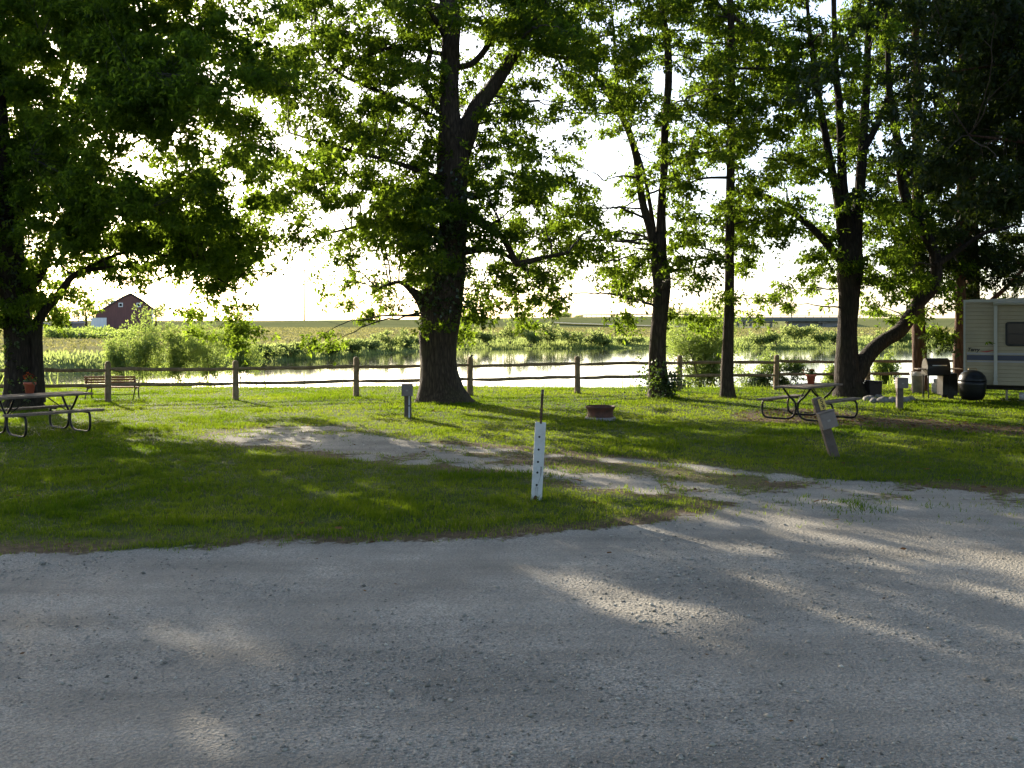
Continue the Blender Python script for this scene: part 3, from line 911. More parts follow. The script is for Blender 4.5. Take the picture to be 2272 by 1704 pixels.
make_tree('maple', 'shade_tree', 'dark spreading tree with drooping boughs behind the picnic table nearer the bench', 'tree',
    [[(48, 914, 118), (48, 898, 90), (47, 870, 74), (45, 820, 66), (42, 760, 60), (36, 700, 56), (24, 610, 54), (14, 520, 50), (8, 430, 46), (0, 300, 38), (-10, 150, 30), (-20, 0, 22), (-25, -150, 14)],
     [(84, 892, 34), (84, 850, 30), (83, 800, 25), (82, 745, 23), (86, 712, 20), (104, 684, 18), (128, 657, 16), (147, 630, 15), (160, 615, 14), (180, 603, 12), (220, 596, 9), (255, 592, 5)],
     [(30, 660, 30), (40, 600, 24), (43, 520, 20), (46, 450, 20), (58, 380, 18), (90, 300, 15), (130, 210, 12), (170, 100, 9), (190, -20, 6)]],
    [[(55, 650, 24), (82, 620, 20), (98, 590, 19), (112, 545, 19), (124, 510, 18), (142, 485, 15), (185, 470, 11), (260, 475, 8), (340, 510, 6)],
     [(142, 485, 12), (165, 445, 10), (210, 400, 9), (260, 340, 6), (330, 300, 4)],
     [(60, 375, 14), (110, 340, 10), (190, 300, 8), (300, 260, 6), (420, 250, 4)],
     [(170, 605, 8), (260, 565, 7), (330, 560, 6), (430, 590, 5), (520, 640, 3)],
     [(165, 100, 12), (175, 70, 12), (150, 30, 8), (130, -30, 6)],
     [(10, 430, 20), (-80, 350, 14), (-180, 240, 9), (-300, 150, 5)],
     [(110, 680, 7), (75, 640, 6)]],
    'bark_dark', ivy=[([(35, 760, 40, 180, 60), (30, 560, 40, 160, 60)], 1, 'ivy')], nb=150, seed=3)

make_tree('oak', 'broadleaf_tree', 'large tree with thick flared trunk in front of the fence, centre of the row', 'tree',
    [[(982, 906, 168), (981, 890, 128), (978, 865, 100), (974, 820, 85), (972, 760, 82), (979, 700, 87), (983, 650, 92), (998, 600, 72), (1005, 500, 60), (1004, 400, 66), (1005, 340, 70), (1000, 280, 50), (997, 200, 42), (1000, 100, 40), (1000, 40, 42), (988, -30, 30), (978, -150, 20), (970, -260, 12)]],
    [[(1016, 345, 50), (1030, 292, 42), (1055, 242, 37), (1085, 205, 34), (1110, 170, 30), (1135, 130, 26), (1160, 90, 20), (1190, 40, 14), (1230, -40, 9)],
     [(1028, 340, 30), (1046, 300, 25), (1060, 276, 9)],
     [(1008, 150, 16), (1045, 142, 14), (1075, 112, 14), (1095, 76, 12), (1130, 55, 8), (1200, 40, 5)],
     [(990, 262, 15), (960, 228, 12), (946, 190, 12), (949, 140, 12), (955, 110, 10), (940, 60, 7)],
     [(1022, 470, 28), (1058, 488, 23), (1085, 505, 20), (1110, 522, 14), (1134, 560, 15), (1148, 585, 18), (1190, 575, 12), (1262, 560, 7)],
     [(1080, 505, 14), (1098, 496, 12), (1108, 488, 7)],
     [(995, 22, 22), (952, 10, 15), (925, -8, 10)],
     [(992, 85, 16), (968, 48, 12), (950, 20, 8)],
     [(985, 400, 13), (880, 362, 10), (790, 338, 8), (700, 312, 6), (640, 294, 4)],
     [(985, 270, 12), (870, 215, 10), (800, 186, 8), (750, 160, 7), (700, 110, 5)],
     [(985, 120, 12), (900, 105, 10), (855, 108, 8), (800, 130, 7), (745, 155, 5)],
     [(955, 700, 40), (936, 668, 28), (915, 646, 16), (885, 626, 9), (840, 640, 5)],
     [(1020, 560, 20), (1060, 555, 14), (1110, 560, 9), (1170, 600, 6)],
     [(990, 470, 14), (900, 470, 10), (800, 500, 7), (720, 520, 4)],
     [(1026, 430, 18), (1062, 436, 14), (1076, 420, 7)],
     [(1160, 90, 14), (1210, 120, 10), (1260, 130, 8)]],
    ivy=[([(1000, 600, 70, 110, 330), (1000, 470, 60, 90, 220), (985, 680, 60, 60, 60)], 1, 'ivy')], nb=170, seed=5)

make_tree('forked', 'broadleaf_tree', 'medium tree forking into two stems, with bushy growth round its base', 'tree',
    [[(1464, 888, 76), (1463, 874, 54), (1461, 850, 46), (1458, 800, 40), (1460, 740, 36), (1464, 700, 35), (1467, 660, 37), (1467, 620, 40), (1461, 580, 37), (1462, 555, 32), (1466, 520, 24), (1467, 470, 19), (1469, 430, 18), (1473, 380, 17), (1474, 300, 17), (1478, 240, 17), (1483, 180, 17), (1482, 120, 16), (1475, 60, 14), (1465, 0, 12), (1460, -120, 8)]],
    [[(1458, 572, 26), (1443, 510, 19), (1426, 450, 17), (1416, 380, 16), (1410, 340, 16), (1395, 290, 15), (1375, 250, 14), (1350, 210, 12), (1320, 170, 10), (1280, 110, 8)],
     [(1455, 540, 10), (1448, 490, 10), (1438, 430, 9), (1426, 370, 6), (1414, 330, 4)],
     [(1470, 610, 16), (1490, 600, 9), (1520, 598, 6), (1560, 590, 3)],
     [(1478, 245, 8), (1520, 240, 6), (1580, 250, 3)],
     [(1372, 250, 9), (1365, 120, 7), (1358, 30, 5)],
     [(1414, 395, 5), (1380, 390, 4), (1340, 400, 2)]],
    ivy=[([(1468, 845, 50, 45, 120), (1490, 852, 26, 26, 50)], 1, 'ivy')], nb=90, seed=8)

make_tree('slim', 'broadleaf_tree', 'slender straight trunked tree to the right of the forked tree', 'tree',
    [[(1614, 889, 52), (1614, 874, 36), (1613, 840, 29), (1615, 760, 25), (1618, 650, 21), (1619, 500, 20), (1621, 350, 18), (1622, 200, 17), (1623, 100, 16), (1620, 0, 14), (1618, -140, 9)]],
    [[(1619, 153, 7), (1680, 152, 5), (1760, 160, 3)],
     [(1620, 40, 12), (1600, 16, 8), (1575, -15, 6)],
     [(1622, 32, 12), (1660, 66, 8), (1710, 100, 5)],
     [(1617, 394, 7), (1560, 396, 5), (1515, 412, 3)],
     [(1617, 592, 6), (1590, 560, 5), (1550, 550, 3)]], nb=70, seed=11)

make_tree('leaning', 'broadleaf_tree', 'many stemmed tree with a thick leaning stem beside its trunk, near the trailer', 'tree',
    [[(1887, 888, 112), (1885, 874, 76), (1882, 845, 60), (1880, 800, 50), (1880, 740, 42), (1882, 700, 42), (1884, 650, 46), (1886, 610, 54), (1888, 570, 52), (1882, 500, 30), (1870, 420, 23), (1867, 330, 19), (1862, 230, 16), (1855, 160, 14), (1852, 80, 12), (1850, 0, 11), (1848, -120, 8)],
     [(1882, 860, 44), (1900, 828, 42), (1917, 800, 36), (1937, 775, 33), (1965, 753, 30), (1995, 735, 30), (2020, 700, 29), (2040, 670, 28), (2062, 648, 27), (2077, 622, 26), (2072, 560, 24), (2042, 500, 22), (2010, 440, 22), (1998, 380, 20), (1990, 310, 19), (1982, 250, 17), (1972, 190, 14), (1970, 120, 11), (1965, 20, 8)]],
    [[(1878, 590, 30), (1866, 500, 22), (1857, 430, 20), (1846, 380, 18), (1835, 320, 16), (1825, 260, 16), (1812, 190, 14), (1804, 130, 12), (1795, 60, 9), (1790, -30, 6)],
     [(1896, 590, 34), (1900, 500, 27), (1906, 440, 24), (1912, 360, 22), (1916, 280, 20), (1922, 200, 18), (1925, 120, 15), (1928, 40, 12), (1930, -70, 8)],
     [(1872, 585, 22), (1822, 526, 17), (1795, 500, 16), (1762, 472, 14), (1745, 455, 12), (1715, 440, 10), (1675, 428, 6)],
     [(1748, 468, 9), (1720, 480, 8), (1685, 492, 4)],
     [(1850, 398, 10), (1800, 370, 8), (1760, 358, 6), (1695, 350, 4)],
     [(1912, 340, 15), (1945, 280, 14), (1965, 225, 10), (1990, 150, 7)],
     [(1860, 230, 8), (1845, 150, 7), (1830, 60, 5)],
     [(2074, 590, 16), (2120, 560, 12), (2180, 520, 8), (2250, 500, 5)],
     [(2000, 400, 14), (2060, 350, 11), (2130, 300, 8), (2200, 270, 5)]], 'bark_dark', nb=130, seed=14)

make_tree('pine_a', 'tall_tree', 'straight rust barked tree behind the white waste bin', 'tree',
    [[(2041, 872, 48), (2041, 860, 38), (2040, 820, 31), (2038, 740, 28), (2037, 600, 26), (2035, 400, 22), (2033, 200, 18), (2030, 0, 14), (2030, -160, 8)]],
    [[(2037, 560, 8), (2080, 540, 6), (2130, 530, 3)], [(2036, 420, 8), (1990, 390, 6), (1950, 385, 3)]], 'pine_bark', nb=50, seed=17)
make_tree('pine_b', 'tall_tree', 'slim rust barked tree whose trunk touches the edge of the trailer', 'tree',
    [[(2130, 874, 40), (2130, 860, 32), (2130, 780, 27), (2131, 690, 22), (2132, 500, 20), (2133, 300, 17), (2133, 100, 13), (2133, -160, 7)]],
    [[(2132, 470, 7), (2180, 440, 5), (2230, 430, 3)], [(2133, 330, 7), (2090, 300, 5)]], 'pine_bark', nb=50, seed=19)
make_tree('pine_c', 'tall_tree', 'dark tree rising from behind the roof of the trailer', 'tree',
    [[(2163, 868, 50), (2162, 850, 36), (2160, 760, 31), (2158, 650, 29), (2150, 400, 28), (2146, 200, 27), (2142, 0, 22), (2140, -170, 12)]],
    [[(2152, 470, 11), (2220, 440, 8), (2300, 400, 5)], [(2148, 300, 11), (2210, 250, 8), (2290, 200, 5)], [(2150, 560, 9), (2215, 560, 6), (2270, 590, 4)],
     [(2160, 700, 10), (2230, 640, 10), (2280, 590, 8), (2340, 560, 5)]], 'pine_bark', nb=90, seed=23)

make_tree('near_pine', 'tall_tree', 'near dark tree whose boughs hang into the top right corner', 'tree',
    [[(2700, 960, 70), (2700, 930, 50), (2702, 700, 42), (2698, 400, 36), (2700, 100, 28), (2700, -250, 12)]],
    [[(2700, 420, 14), (2500, 360, 11), (2300, 320, 8), (2150, 300, 4)], [(2700, 200, 13), (2480, 150, 10), (2280, 140, 7), (2100, 160, 4)], [(2700, 40, 12), (2450, 20, 9), (2250, 20, 5)]], 'pine_bark', nb=80, seed=29)

# unseen trees added round and behind the camera to block sky light
def sky_block_tree(label, x, y, h, w, seed):
    r = np.random.default_rng(seed)
    o = empty('broadleaf_tree', (x, y, 0), label, 'tree', 'unseen trees added to block sky light')
    v, q = np_tube(catmull([(0, 0, -.2, .5), (0, 0, .4, .36), (.1, 0, h * .3, .3), (-.1, .1, h * .6, .2), (0, 0, h * .9, .05)], .4)[:, :3], np.interp(np.linspace(0, 1, len(catmull([(0, 0, -.2, .5), (0, 0, .4, .36), (.1, 0, h * .3, .3), (-.1, .1, h * .6, .2), (0, 0, h * .9, .05)], .4))), [0, .1, .4, .7, 1], [.5, .36, .3, .2, .05]), 14, .06, .04, seed)
    link('trunk', np_mesh('trunk', v, q, smooth=True), M['bark'], o)
    n = 1500
    s = r.standard_normal((n, 3)); s /= np.linalg.norm(s, axis=1, keepdims=True); s *= r.random((n, 1)) ** .4
    s = s * np.array([w / 2, w / 2, h * .36]) + np.array([0, 0, h * .62])
    leaf_part('crown', M['leaf_dark'], o, s, np.tile(np.array([[0, 0, -.2]]), (n, 1)), (0, 0, 0), L=.55, W=.30, r=r)
for k, (x, y, h, w) in enumerate([(21, 9, 15, 11), (12, -8, 16, 12), (0, -12, 15, 12), (-12, -9, 16, 12), (-24, 3, 15, 11), (24, 21, 14, 9)]):
    sky_block_tree(['added sky blocking tree well right of the gravel road', 'added sky blocking tree behind the camera on the right', 'added sky blocking tree straight behind the camera', 'added sky blocking tree behind the camera on the left',
                'added sky blocking tree well left of the gravel road', 'added sky blocking tree right of the trailer'][k], x, y, h, w, 800 + k)

# ------------------------------------------------------------------ shrubs and distant trees
def shrub(name, label, cat, cx, cy, w, h, nleaf, L, mat, stems=7, depth=None, group=None, seed=0, low=.1, W=None, blobs=6, stemr=.014, leafname='foliage', tip=0.0):
    r = np.random.default_rng(900 + seed)
    z0 = ground_z(cx, cy) - .02
    root = empty(name, (cx, cy, z0), label, cat, group)
    d = depth or w * .7
    mb = MB(); tips = []
    for k in range(stems):
        a = r.random() * 6.28; q = r.uniform(.25, 1.0) * .46
        t = np.array([math.cos(a) * q * w, math.sin(a) * q * d, h * r.uniform(.6, .98)])
        b = np.array([r.uniform(-.06, .06) * w, r.uniform(-.06, .06) * d, 0])
        m_ = b * .45 + t * .55 + np.array([-t[0] * .22, -t[1] * .22, .06 * h]) + r.standard_normal(3) * .03 * h
        u = np.linspace(0, 1, 8)[:, None]
        p = b * (1 - u) ** 2 + 2 * m_ * u * (1 - u) + t * u ** 2
        mb.tube([tuple(x) for x in p], list(stemr * (1 - u[:, 0] * .75)), 5)
        tips.append(p)
    mb.build('stems', M['twig'], root, True)
    tp = np.concatenate([t[3:] for t in tips])
    n = nleaf // 6
    s = tp[r.integers(0, len(tp), n)] + r.standard_normal((n, 3)) * np.array([.10 * w, .10 * d, .08 * h])
    e = (s[:, 0] / (w * .56)) ** 2 + (s[:, 1] / (d * .56)) ** 2 + ((s[:, 2] - h * .5) / (h * .56)) ** 2
    s = s[(e < 1.15) & (s[:, 2] > low * h)]
    lump = np.array([mnoise.noise(Vector(x * 2.3 / max(w, .5) * 1.6) + Vector((seed * 7.1, 0, 0))) for x in s])
    s = s[lump > -.28 + .2 * r.random(len(s))]
    D = s / (np.linalg.norm(s, axis=1, keepdims=True) + 1e-6); D[:, 2] += tip
    leaf_part(leafname, M[mat], root, s, D, (0, 0, 0), L=L, W=W or L * .38, r=r, droop=.2)
    return root

# willow scrub on the left bank
for k, (x, y, top, wpx, Yd, lb) in enumerate([
    (318, 865, 712, 150, 46.5, 'pale green leafy shrub on the bank behind the bench, below the barn'),
    (268, 865, 765, 80, 45.0, 'low pale shrub behind the left end of the bench'),
    (398, 865, 738, 110, 47.5, 'pale shrub in the middle of the bank clump behind the fence'),
    (462, 865, 722, 120, 48.5, 'tall pale shrub at the right of the bank clump behind the fence'),
    (532, 840, 748, 110, 53.0, 'rounded shrub at the water edge, just left of open water')]):
    X = (x - CX) / F * Yd; zb = ground_z(X, Yd); top_z = H - (top - HY) / F * Yd
    shrub('bank_shrub', lb, 'shrub', X, Yd, wpx / F * Yd * 1.15, (top_z - zb) * 1.12, 13000 if wpx > 100 else 6500, .12, 'shrub', 9, seed=k, low=.04, group='shrubs on the left bank of the pond', tip=.3)
# willow between the two slim trunks
shrub('willow_shrub', 'bright yellow green willow bush between the forked tree and the slender tree', 'shrub', (1560 - CX) / F * 38.2, 38.2, 4.1, 4.1, 26000, .13, 'shrub', 14, 2.6, seed=11, low=.2, W=.034, stemr=.03, tip=.35)
shrub('willow_shrub', 'smaller willow bush showing right of the slender trunk', 'shrub', (1668 - CX) / F * 39.2, 39.2, 2.2, 2.7, 6500, .12, 'shrub', 8, 1.8, seed=12, low=.1, W=.034, stemr=.02, tip=.35)
for k, (x, Yd, w, h, lb, mt) in enumerate([
    (1745, 37.3, 1.7, 1.75, 'dark leaved bush by the fence left of the second picnic table', 'ivy'),
    (1695, 37.0, 1.1, 1.2, 'small dark bush at the foot of the slender tree, behind the fence', 'ivy'),
    (1415, 37.0, .9, .95, 'small sprig of a bush on the bank left of the forked tree', 'shrub'),
    (1835, 38.0, 1.1, 1.65, 'pale bush behind the fence left of the leaning tree', 'shrub'),
    (1962, 38.5, 1.5, 1.9, 'pale bush behind the fence under the leaning stem', 'shrub'),
    (1515, 37.2, .8, 1.1, 'small leafy bush against the fence post beside the forked tree', 'ivy')]):
    X = (x - CX) / F * Yd
    shrub('bush', lb, 'bush', X, Yd, w, h, int(2600 * w * h), .10, mt, 6, seed=20 + k, low=.05, W=.045)
# shrubs on the far bank
FAR = [(596, 772, 80), (640, 768, 60), (688, 762, 70), (735, 766, 55), (780, 757, 70), (826, 762, 50), (872, 735, 90), (912, 748, 60), (950, 750, 70), (1036, 728, 95),
       (1085, 738, 70), (1128, 716, 80), (1178, 738, 70), (1214, 722, 80), (1262, 738, 70), (1306, 736, 80), (1346, 748, 60), (1392, 752, 70),
       (1690, 744, 70), (1722, 738, 60), (1772, 722, 100), (1818, 742, 60), (1850, 738, 60), (1900, 728, 90), (1958, 735, 80), (2008, 742, 70), (2062, 733, 80), (2104, 738, 60)]
adj = ['low rounded', 'small', 'bushy', 'ragged', 'dense', 'squat', 'tall clumped', 'thin', 'wide', 'broad feathery', 'loose', 'tallest spiky', 'short', 'upright', 'soft', 'full', 'low', 'spreading',
       'dark', 'grey green', 'large domed', 'little', 'dull', 'shaded', 'light', 'scrubby', 'greyish', 'half hidden']
place = ['left of open water', 'left of open water', 'between the bank clump and the big trunk', 'between the bank clump and the big trunk', 'left of the big trunk', 'left of the big trunk',
         'just left of the big trunk', 'touching the big trunk on its left', 'behind the big trunk', 'just right of the big trunk', 'right of the big trunk', 'right of the big trunk under the horizon tree',
         'midway between the two trunks', 'midway between the two trunks', 'below the guard rail', 'below the guard rail', 'left of the forked tree', 'next to the forked tree',
         'right of the willow bush', 'under the left end of the overpass', 'under the overpass piers', 'below the overpass abutment', 'left of the leaning tree', 'behind the leaning tree',
         'above the leaning stem', 'left of the first rust barked trunk', 'between the two rust barked trunks', 'beside the trailer edge']
for k, (x, top, wpx) in enumerate(FAR):
    Yd = 100.0
    for _ in range(12): Yd = float(shore(np.array([(x - CX) / F * Yd]))[0]) + 1.6 + (k % 3) * .9
    X = (x - CX) / F * Yd
    zb = ground_z(X, Yd); hz = H - (top - HY) / F * Yd - zb
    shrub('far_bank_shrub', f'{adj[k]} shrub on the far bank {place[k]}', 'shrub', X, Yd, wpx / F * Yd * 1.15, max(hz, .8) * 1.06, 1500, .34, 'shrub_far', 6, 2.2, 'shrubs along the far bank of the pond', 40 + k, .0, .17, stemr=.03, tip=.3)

def distant_tree(label, x, top, wpx, Yd, seed, mat='shrub_far', n=2600):
    X = (x - CX) / F * Yd; zb = ground_z(X, Yd)
    h = H - (top - HY) / F * Yd - zb; w = wpx / F * Yd
    r = np.random.default_rng(seed)
    root = empty('distant_tree', (X, Yd, zb), label, 'tree', 'trees on the horizon')
    MB().tube([(0, 0, -.3), (.02 * w, 0, h * .3), (-.02 * w, 0, h * .75)], [.05 * h, .035 * h, .01 * h], 8).build('trunk', M['bark'], root, True)
    c = r.standard_normal((9, 3)) * np.array([w * .23, w * .2, h * .13]) + np.array([0, 0, h * .62])
    s = c[r.integers(0, 9, n // 6)] + r.standard_normal((n // 6, 3)) * np.array([w * .13, w * .13, h * .11])
    s = s[(s[:, 2] > .18 * h) & (s[:, 2] < h)]
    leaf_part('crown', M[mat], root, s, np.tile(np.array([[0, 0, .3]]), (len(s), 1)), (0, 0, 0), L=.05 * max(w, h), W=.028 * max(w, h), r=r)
for k, (lb, x, top, wpx, Yd) in enumerate([
    ('rounded tree group standing on the horizon left of the guard rail', 1252, 690, 48, 420), ('smaller tree right against the rounded horizon tree', 1284, 696, 26, 420),
    ('tiny pale tree alone on the horizon between trunk and rounded tree', 1150, 694, 20, 460), ('tiny bush on the horizon just left of the rounded tree', 1226, 702, 22, 420),
    ('dark tree behind the embankment next to the forked trunk', 1488, 678, 36, 380), ('dark small tree above the willow bush', 1522, 682, 34, 380),
    ('tree on the embankment over the bridge', 1756, 680, 34, 330), ('trees behind the left of the barn roof', 248, 650, 70, 262),
    ('big dark tree left of the barn', 190, 665, 80, 262), ('dark tree above the farmhouse', 140, 672, 70, 265), ('dark tree by the white shed', 86, 676, 80, 268),
    ('dark tree partly behind the right side of the barn', 345, 668, 50, 270), ('round dark tree at the end of the drooping boughs', 532, 690, 34, 330),
    ('trees beyond the bridge seen between its piers', 1672, 715, 60, 420), ('dull tree on the far side behind the rust barked trunks', 2020, 690, 60, 340), ('tree right of the leaning trunk on the horizon', 1940, 688, 60, 330)]):
    distant_tree(lb, x, top, wpx, Yd, 300 + k)

def hedgerow():
    r = np.random.default_rng(77)
    n = 1500
    x = r.uniform(100, 300, n); Yd = r.uniform(126, 134, n) - (x - 100) * .05
    X = (x - CX) / F * Yd
    hh = .5 + 1.1 * np.clip(.4 + fbm(X, Yd, 6, 505), .1, 1)
    Z = terrain(X, Yd) + hh * r.random(n)
    o = empty('hedgerow', (float(X.mean()), 130, 0), 'low yellowish row of bushes across the tan field below the barn', 'hedge')
    leaf_part('foliage', M['shrub'], o, np.stack([X, Yd, Z], -1), np.tile(np.array([[0, 0, .4]]), (n, 1)), tuple(o.location), L=.42, W=.2, r=r)
hedgerow()

# ------------------------------------------------------------------ far buildings, bridge, rail, mast
def barn():
    Yb = 230.0; m = Yb / F
    X0 = (290 - CX) * m; z0 = ground_z(X0, Yb)
    o = empty('barn', (X0, Yb, z0), 'red wooden barn with white trimmed gable windows in the field', 'barn', rz=R(20.4))
    zz = lambda y: H - (y - HY) * m - z0
    xx = lambda x: (x - 290) * m * 1.04
    body = [(xx(221), -.3), (xx(335), -.3), (xx(335), zz(687)), (xx(312), zz(668)), (xx(290), zz(654)), (xx(276), zz(660)), (xx(221), zz(697))]
    MB().prism(body, 0, 17).build('wall', M['barn'], o)
    rf = MB()
    line = [(xx(217), zz(698.5)), (xx(276), zz(659)), (xx(290), zz(652.5)), (xx(313), zz(667)), (xx(338), zz(688))]
    for (a, b), (c, d) in zip(line[:-1], line[1:]):
        rf.add([(a, -.5, b + .05), (c, -.5, d + .05), (c, 17.5, d + .05), (a, 17.5, b + .05), (a, -.5, b + .3), (c, -.5, d + .3), (c, 17.5, d + .3), (a, 17.5, b + .3)],
               [(0, 3, 2, 1), (4, 5, 6, 7), (0, 1, 5, 4), (2, 3, 7, 6), (1, 2, 6, 5), (0, 4, 7, 3)])
    rf.build('roof', M['barn_roof'], o)
    for px in (270, 306):
        w = MB().box((xx(px), -.05, zz(676.5)), (.95, .12, .95)).build('window', M['white_far'], o)
        MB().box((xx(px), -.13, zz(676.5)), (.55, .06, .55)).build('pane', M['glass'], w)
    MB().box((xx(227), -.12, zz(717)), (3.2, .2, 2.4)).build('door', M['white_far'], o)
    MB().box((xx(333.5), -.06, zz(708)), (.3, .14, 4.2)).build('corner_board', M['white_far'], o)
    MB().box((xx(262), -.04, zz(716)), (2.6, .1, 2.3)).build('door', M['barn'], o)
barn()

def house(name, label, cat, x, ytop, ybot, wpx, Yd, wall, roofm):
    m = Yd / F; X = (x - CX) * m; z0 = ground_z(X, Yd); w = wpx * m; h = (ybot - ytop) * m
    o = empty(name, (X, Yd, z0), label, cat)
    MB().box((0, 3, h * .33), (w, 6, h * .75)).build('wall', wall, o)
    MB().prism([(-w / 2 - .3, h * .68), (w / 2 + .3, h * .68), (w / 2 - w * .1, h), (-w / 2 + w * .1, h)], -.4, 6.4).build('roof', roofm, o)
    for k in (-.28, .05, .3):
        MB().box((k * w, -.04, h * .4), (.8, .1, .9)).build('window', M['glass'], o)
house('farmhouse', 'low grey farmhouse under the trees left of the barn', 'house', 146, 712, 729, 34, 240, M['concrete'], M['barn_roof'])
house('shed', 'small white shed beside the dark left trunk', 'shed', 70, 716, 729, 22, 235, M['white_far'], M['white_far'])

def bridge():
    Yb = 277.0; m = Yb / F
    xw = lambda x: (x - CX) * m
    zw = lambda y: H - (y - HY) * m
    o = empty('overpass', (xw(1760), Yb, -.3), 'road overpass with green girder on concrete piers', 'bridge')
    ox, oz = xw(1760), -.3
    L0, L1 = xw(1570), xw(1880)
    cx_, ln = (L0 + L1) / 2 - ox, L1 - L0
    MB().box((cx_, 5, zw(705) - oz), (ln, 10, .35)).build('deck', M['concrete'], o)
    MB().box((cx_, .3, zw(709.5) - oz), (ln, .4, .8)).build('girder', M['girder'], o)
    rl = MB().box((cx_, -.05, zw(700.8) - oz), (ln, .12, .18)); 
    for x in np.arange(L0, L1, 2.2): rl.box((x - ox, -.05, zw(702.5) - oz), (.14, .12, .55))
    rl.build('railing', M['steel'], o)
    for x in (1642, 1656, 1670, 1690, 1716, 1832):
        MB().box((xw(x) - ox, 2.5, (zw(713) - oz) / 2 - .3), (.5, 1.0, zw(713) - oz + .6)).build('pier', M['concrete'], o)
    MB().box((xw(1676) - ox, 1.9, zw(715) - oz), (xw(1722) - xw(1632), .7, .45)).build('pier_cap', M['concrete'], o)
    MB().box((xw(1830) - ox, 1.9, zw(715) - oz), (xw(1842) - xw(1818), .7, .4)).build('pier_cap', M['concrete'], o)
    MB().box(((xw(1755) + xw(1872)) / 2 - ox, 4.2, (zw(712) - oz) / 2 - .2), (xw(1872) - xw(1755), 3.0, zw(712) - oz + .4)).build('abutment', M['concrete'], o)
bridge()

def guard_rail():
    Yb = 294.0; m = Yb / F
    x0, x1 = (1290 - CX) * m, (1570 - CX) * m
    o = empty('guard_rail', ((x0 + x1) / 2, Yb, 3.3), 'long steel guard rail along the top of the embankment', 'guard rail')
    n = 26; pts = []
    for k in range(n):
        x = x0 + (x1 - x0) * k / (n - 1); z = ground_z(x, Yb)
        pts.append((x - o.location.x, 0, z + .62 - 3.3))
        MB().box((x - o.location.x, .1, z + .3 - 3.3), (.16, .16, .8)).build('post', M['wood_old'], o)
    r = MB()
    for a, b in zip(pts[:-1], pts[1:]):
        r.add([(a[0], 0, a[2] - .16), (b[0], 0, b[2] - .16), (b[0], 0, b[2] + .16), (a[0], 0, a[2] + .16), (a[0], .06, a[2] - .16), (b[0], .06, b[2] - .16), (b[0], .06, b[2] + .16), (a[0], .06, a[2] + .16)],
              [(0, 1, 2, 3), (7, 6, 5, 4), (3, 2, 6, 7), (0, 4, 5, 1)])
    r.build('rail', M['steel'], o)
guard_rail()

def ramp_road():
    pts = []
    for k in range(40):
        x = 1230 + (1700 - 1230) * k / 39; y = 721 + (x - 1230) * .02
        Yd = 262 + 14 * (1 - k / 39)
        X = (x - CX) / F * Yd
        pts.append((X, Yd))
    V = []
    for X, Yd in pts:
        z = max(ground_z(X, Yd - 1.6), ground_z(X, Yd + 1.6)) + .15
        V += [(X, Yd - 1.3, z - .03), (X, Yd + 1.3, z + .09)]
    Q = [(2 * k, 2 * k + 2, 2 * k + 3, 2 * k + 1) for k in range(39)]
    tag(link('road', np_mesh('road', np.array(V), np.array(Q)), M['asphalt']), kind='structure')
ramp_road()

X = (675 - CX) / F * 300
tag(MB().tube([(X, 300, 1.5), (X, 300, 17)], [.26, .2], 8).lathe([(.02, 17.2), (.5, 17.1), (.5, 16.9), (.02, 16.85)], 10, (X, 300, 0)).build('light_mast', M['girder'], None, True),
    'thin tall light mast on the horizon in the gap between the trees', 'mast')

# ------------------------------------------------------------------ fence
def fence():
    o = empty('rail_fence', (-10.9, 27.6, 0), 'weathered two rail wooden fence between lawn and pond', 'fence')
    pos = [(-10.9 + 3.22 * k, 27.6 + .837 * k) for k in range(-2, 11)]
    for k, (x, y) in enumerate(pos):
        if y > near_edge(np.array([x]))[0] + 1.2: pass
        z = ground_z(x, y)
        r = np.random.default_rng(k)
        h = 1.13 + r.uniform(-.03, .03); lx, ly = r.uniform(-.02, .02, 2)
        mb = MB(); n = 10; vs = []
        prof = [(.083, -.2), (.08, .2), (.076, .7), (.074, h - .07), (.06, h - .02), (.03, h)]
        for (rr, zz_) in prof:
            for q in range(n):
                a = 6.283 * q / n
                e = 1 + .12 * math.cos(4 * a)
                vs.append((x - o.location.x + rr * e * math.cos(a) * (1 + r.uniform(-.05, .05)) + lx * zz_, y - o.location.y + rr * e * math.sin(a) + ly * zz_, z + zz_))
        fs = [(i * n + q, i * n + (q + 1) % n, (i + 1) * n + (q + 1) % n, (i + 1) * n + q) for i in range(len(prof) - 1) for q in range(n)]
        fs.append(tuple((len(prof) - 1) * n + q for q in range(n)))
        mb.add(vs, fs).build('post', M['wood_old'], o, True)
    for k in range(len(pos) - 1):
        (x0, y0), (x1, y1) = pos[k], pos[k + 1]
        for hz in (.885, .475):
            r = np.random.default_rng(100 * k + int(hz * 100))
            u = np.linspace(0, 1, 12)
            p = [(x0 + (x1 - x0) * t - o.location.x, y0 + (y1 - y0) * t - o.location.y + r.normal(0, .006), ground_z(x0, y0) * (1 - t) + ground_z(x1, y1) * t + hz + r.normal(0, .006) + .02 * math.sin(3.1 * t + k)) for t in u]
            rad = [(.030 if t in (0, 1) else .050) * (1 + r.uniform(-.1, .1)) for t in u]
            MB().tube(p, rad, 7, wob=.08).build('rail', M['wood_old'], o)
fence()

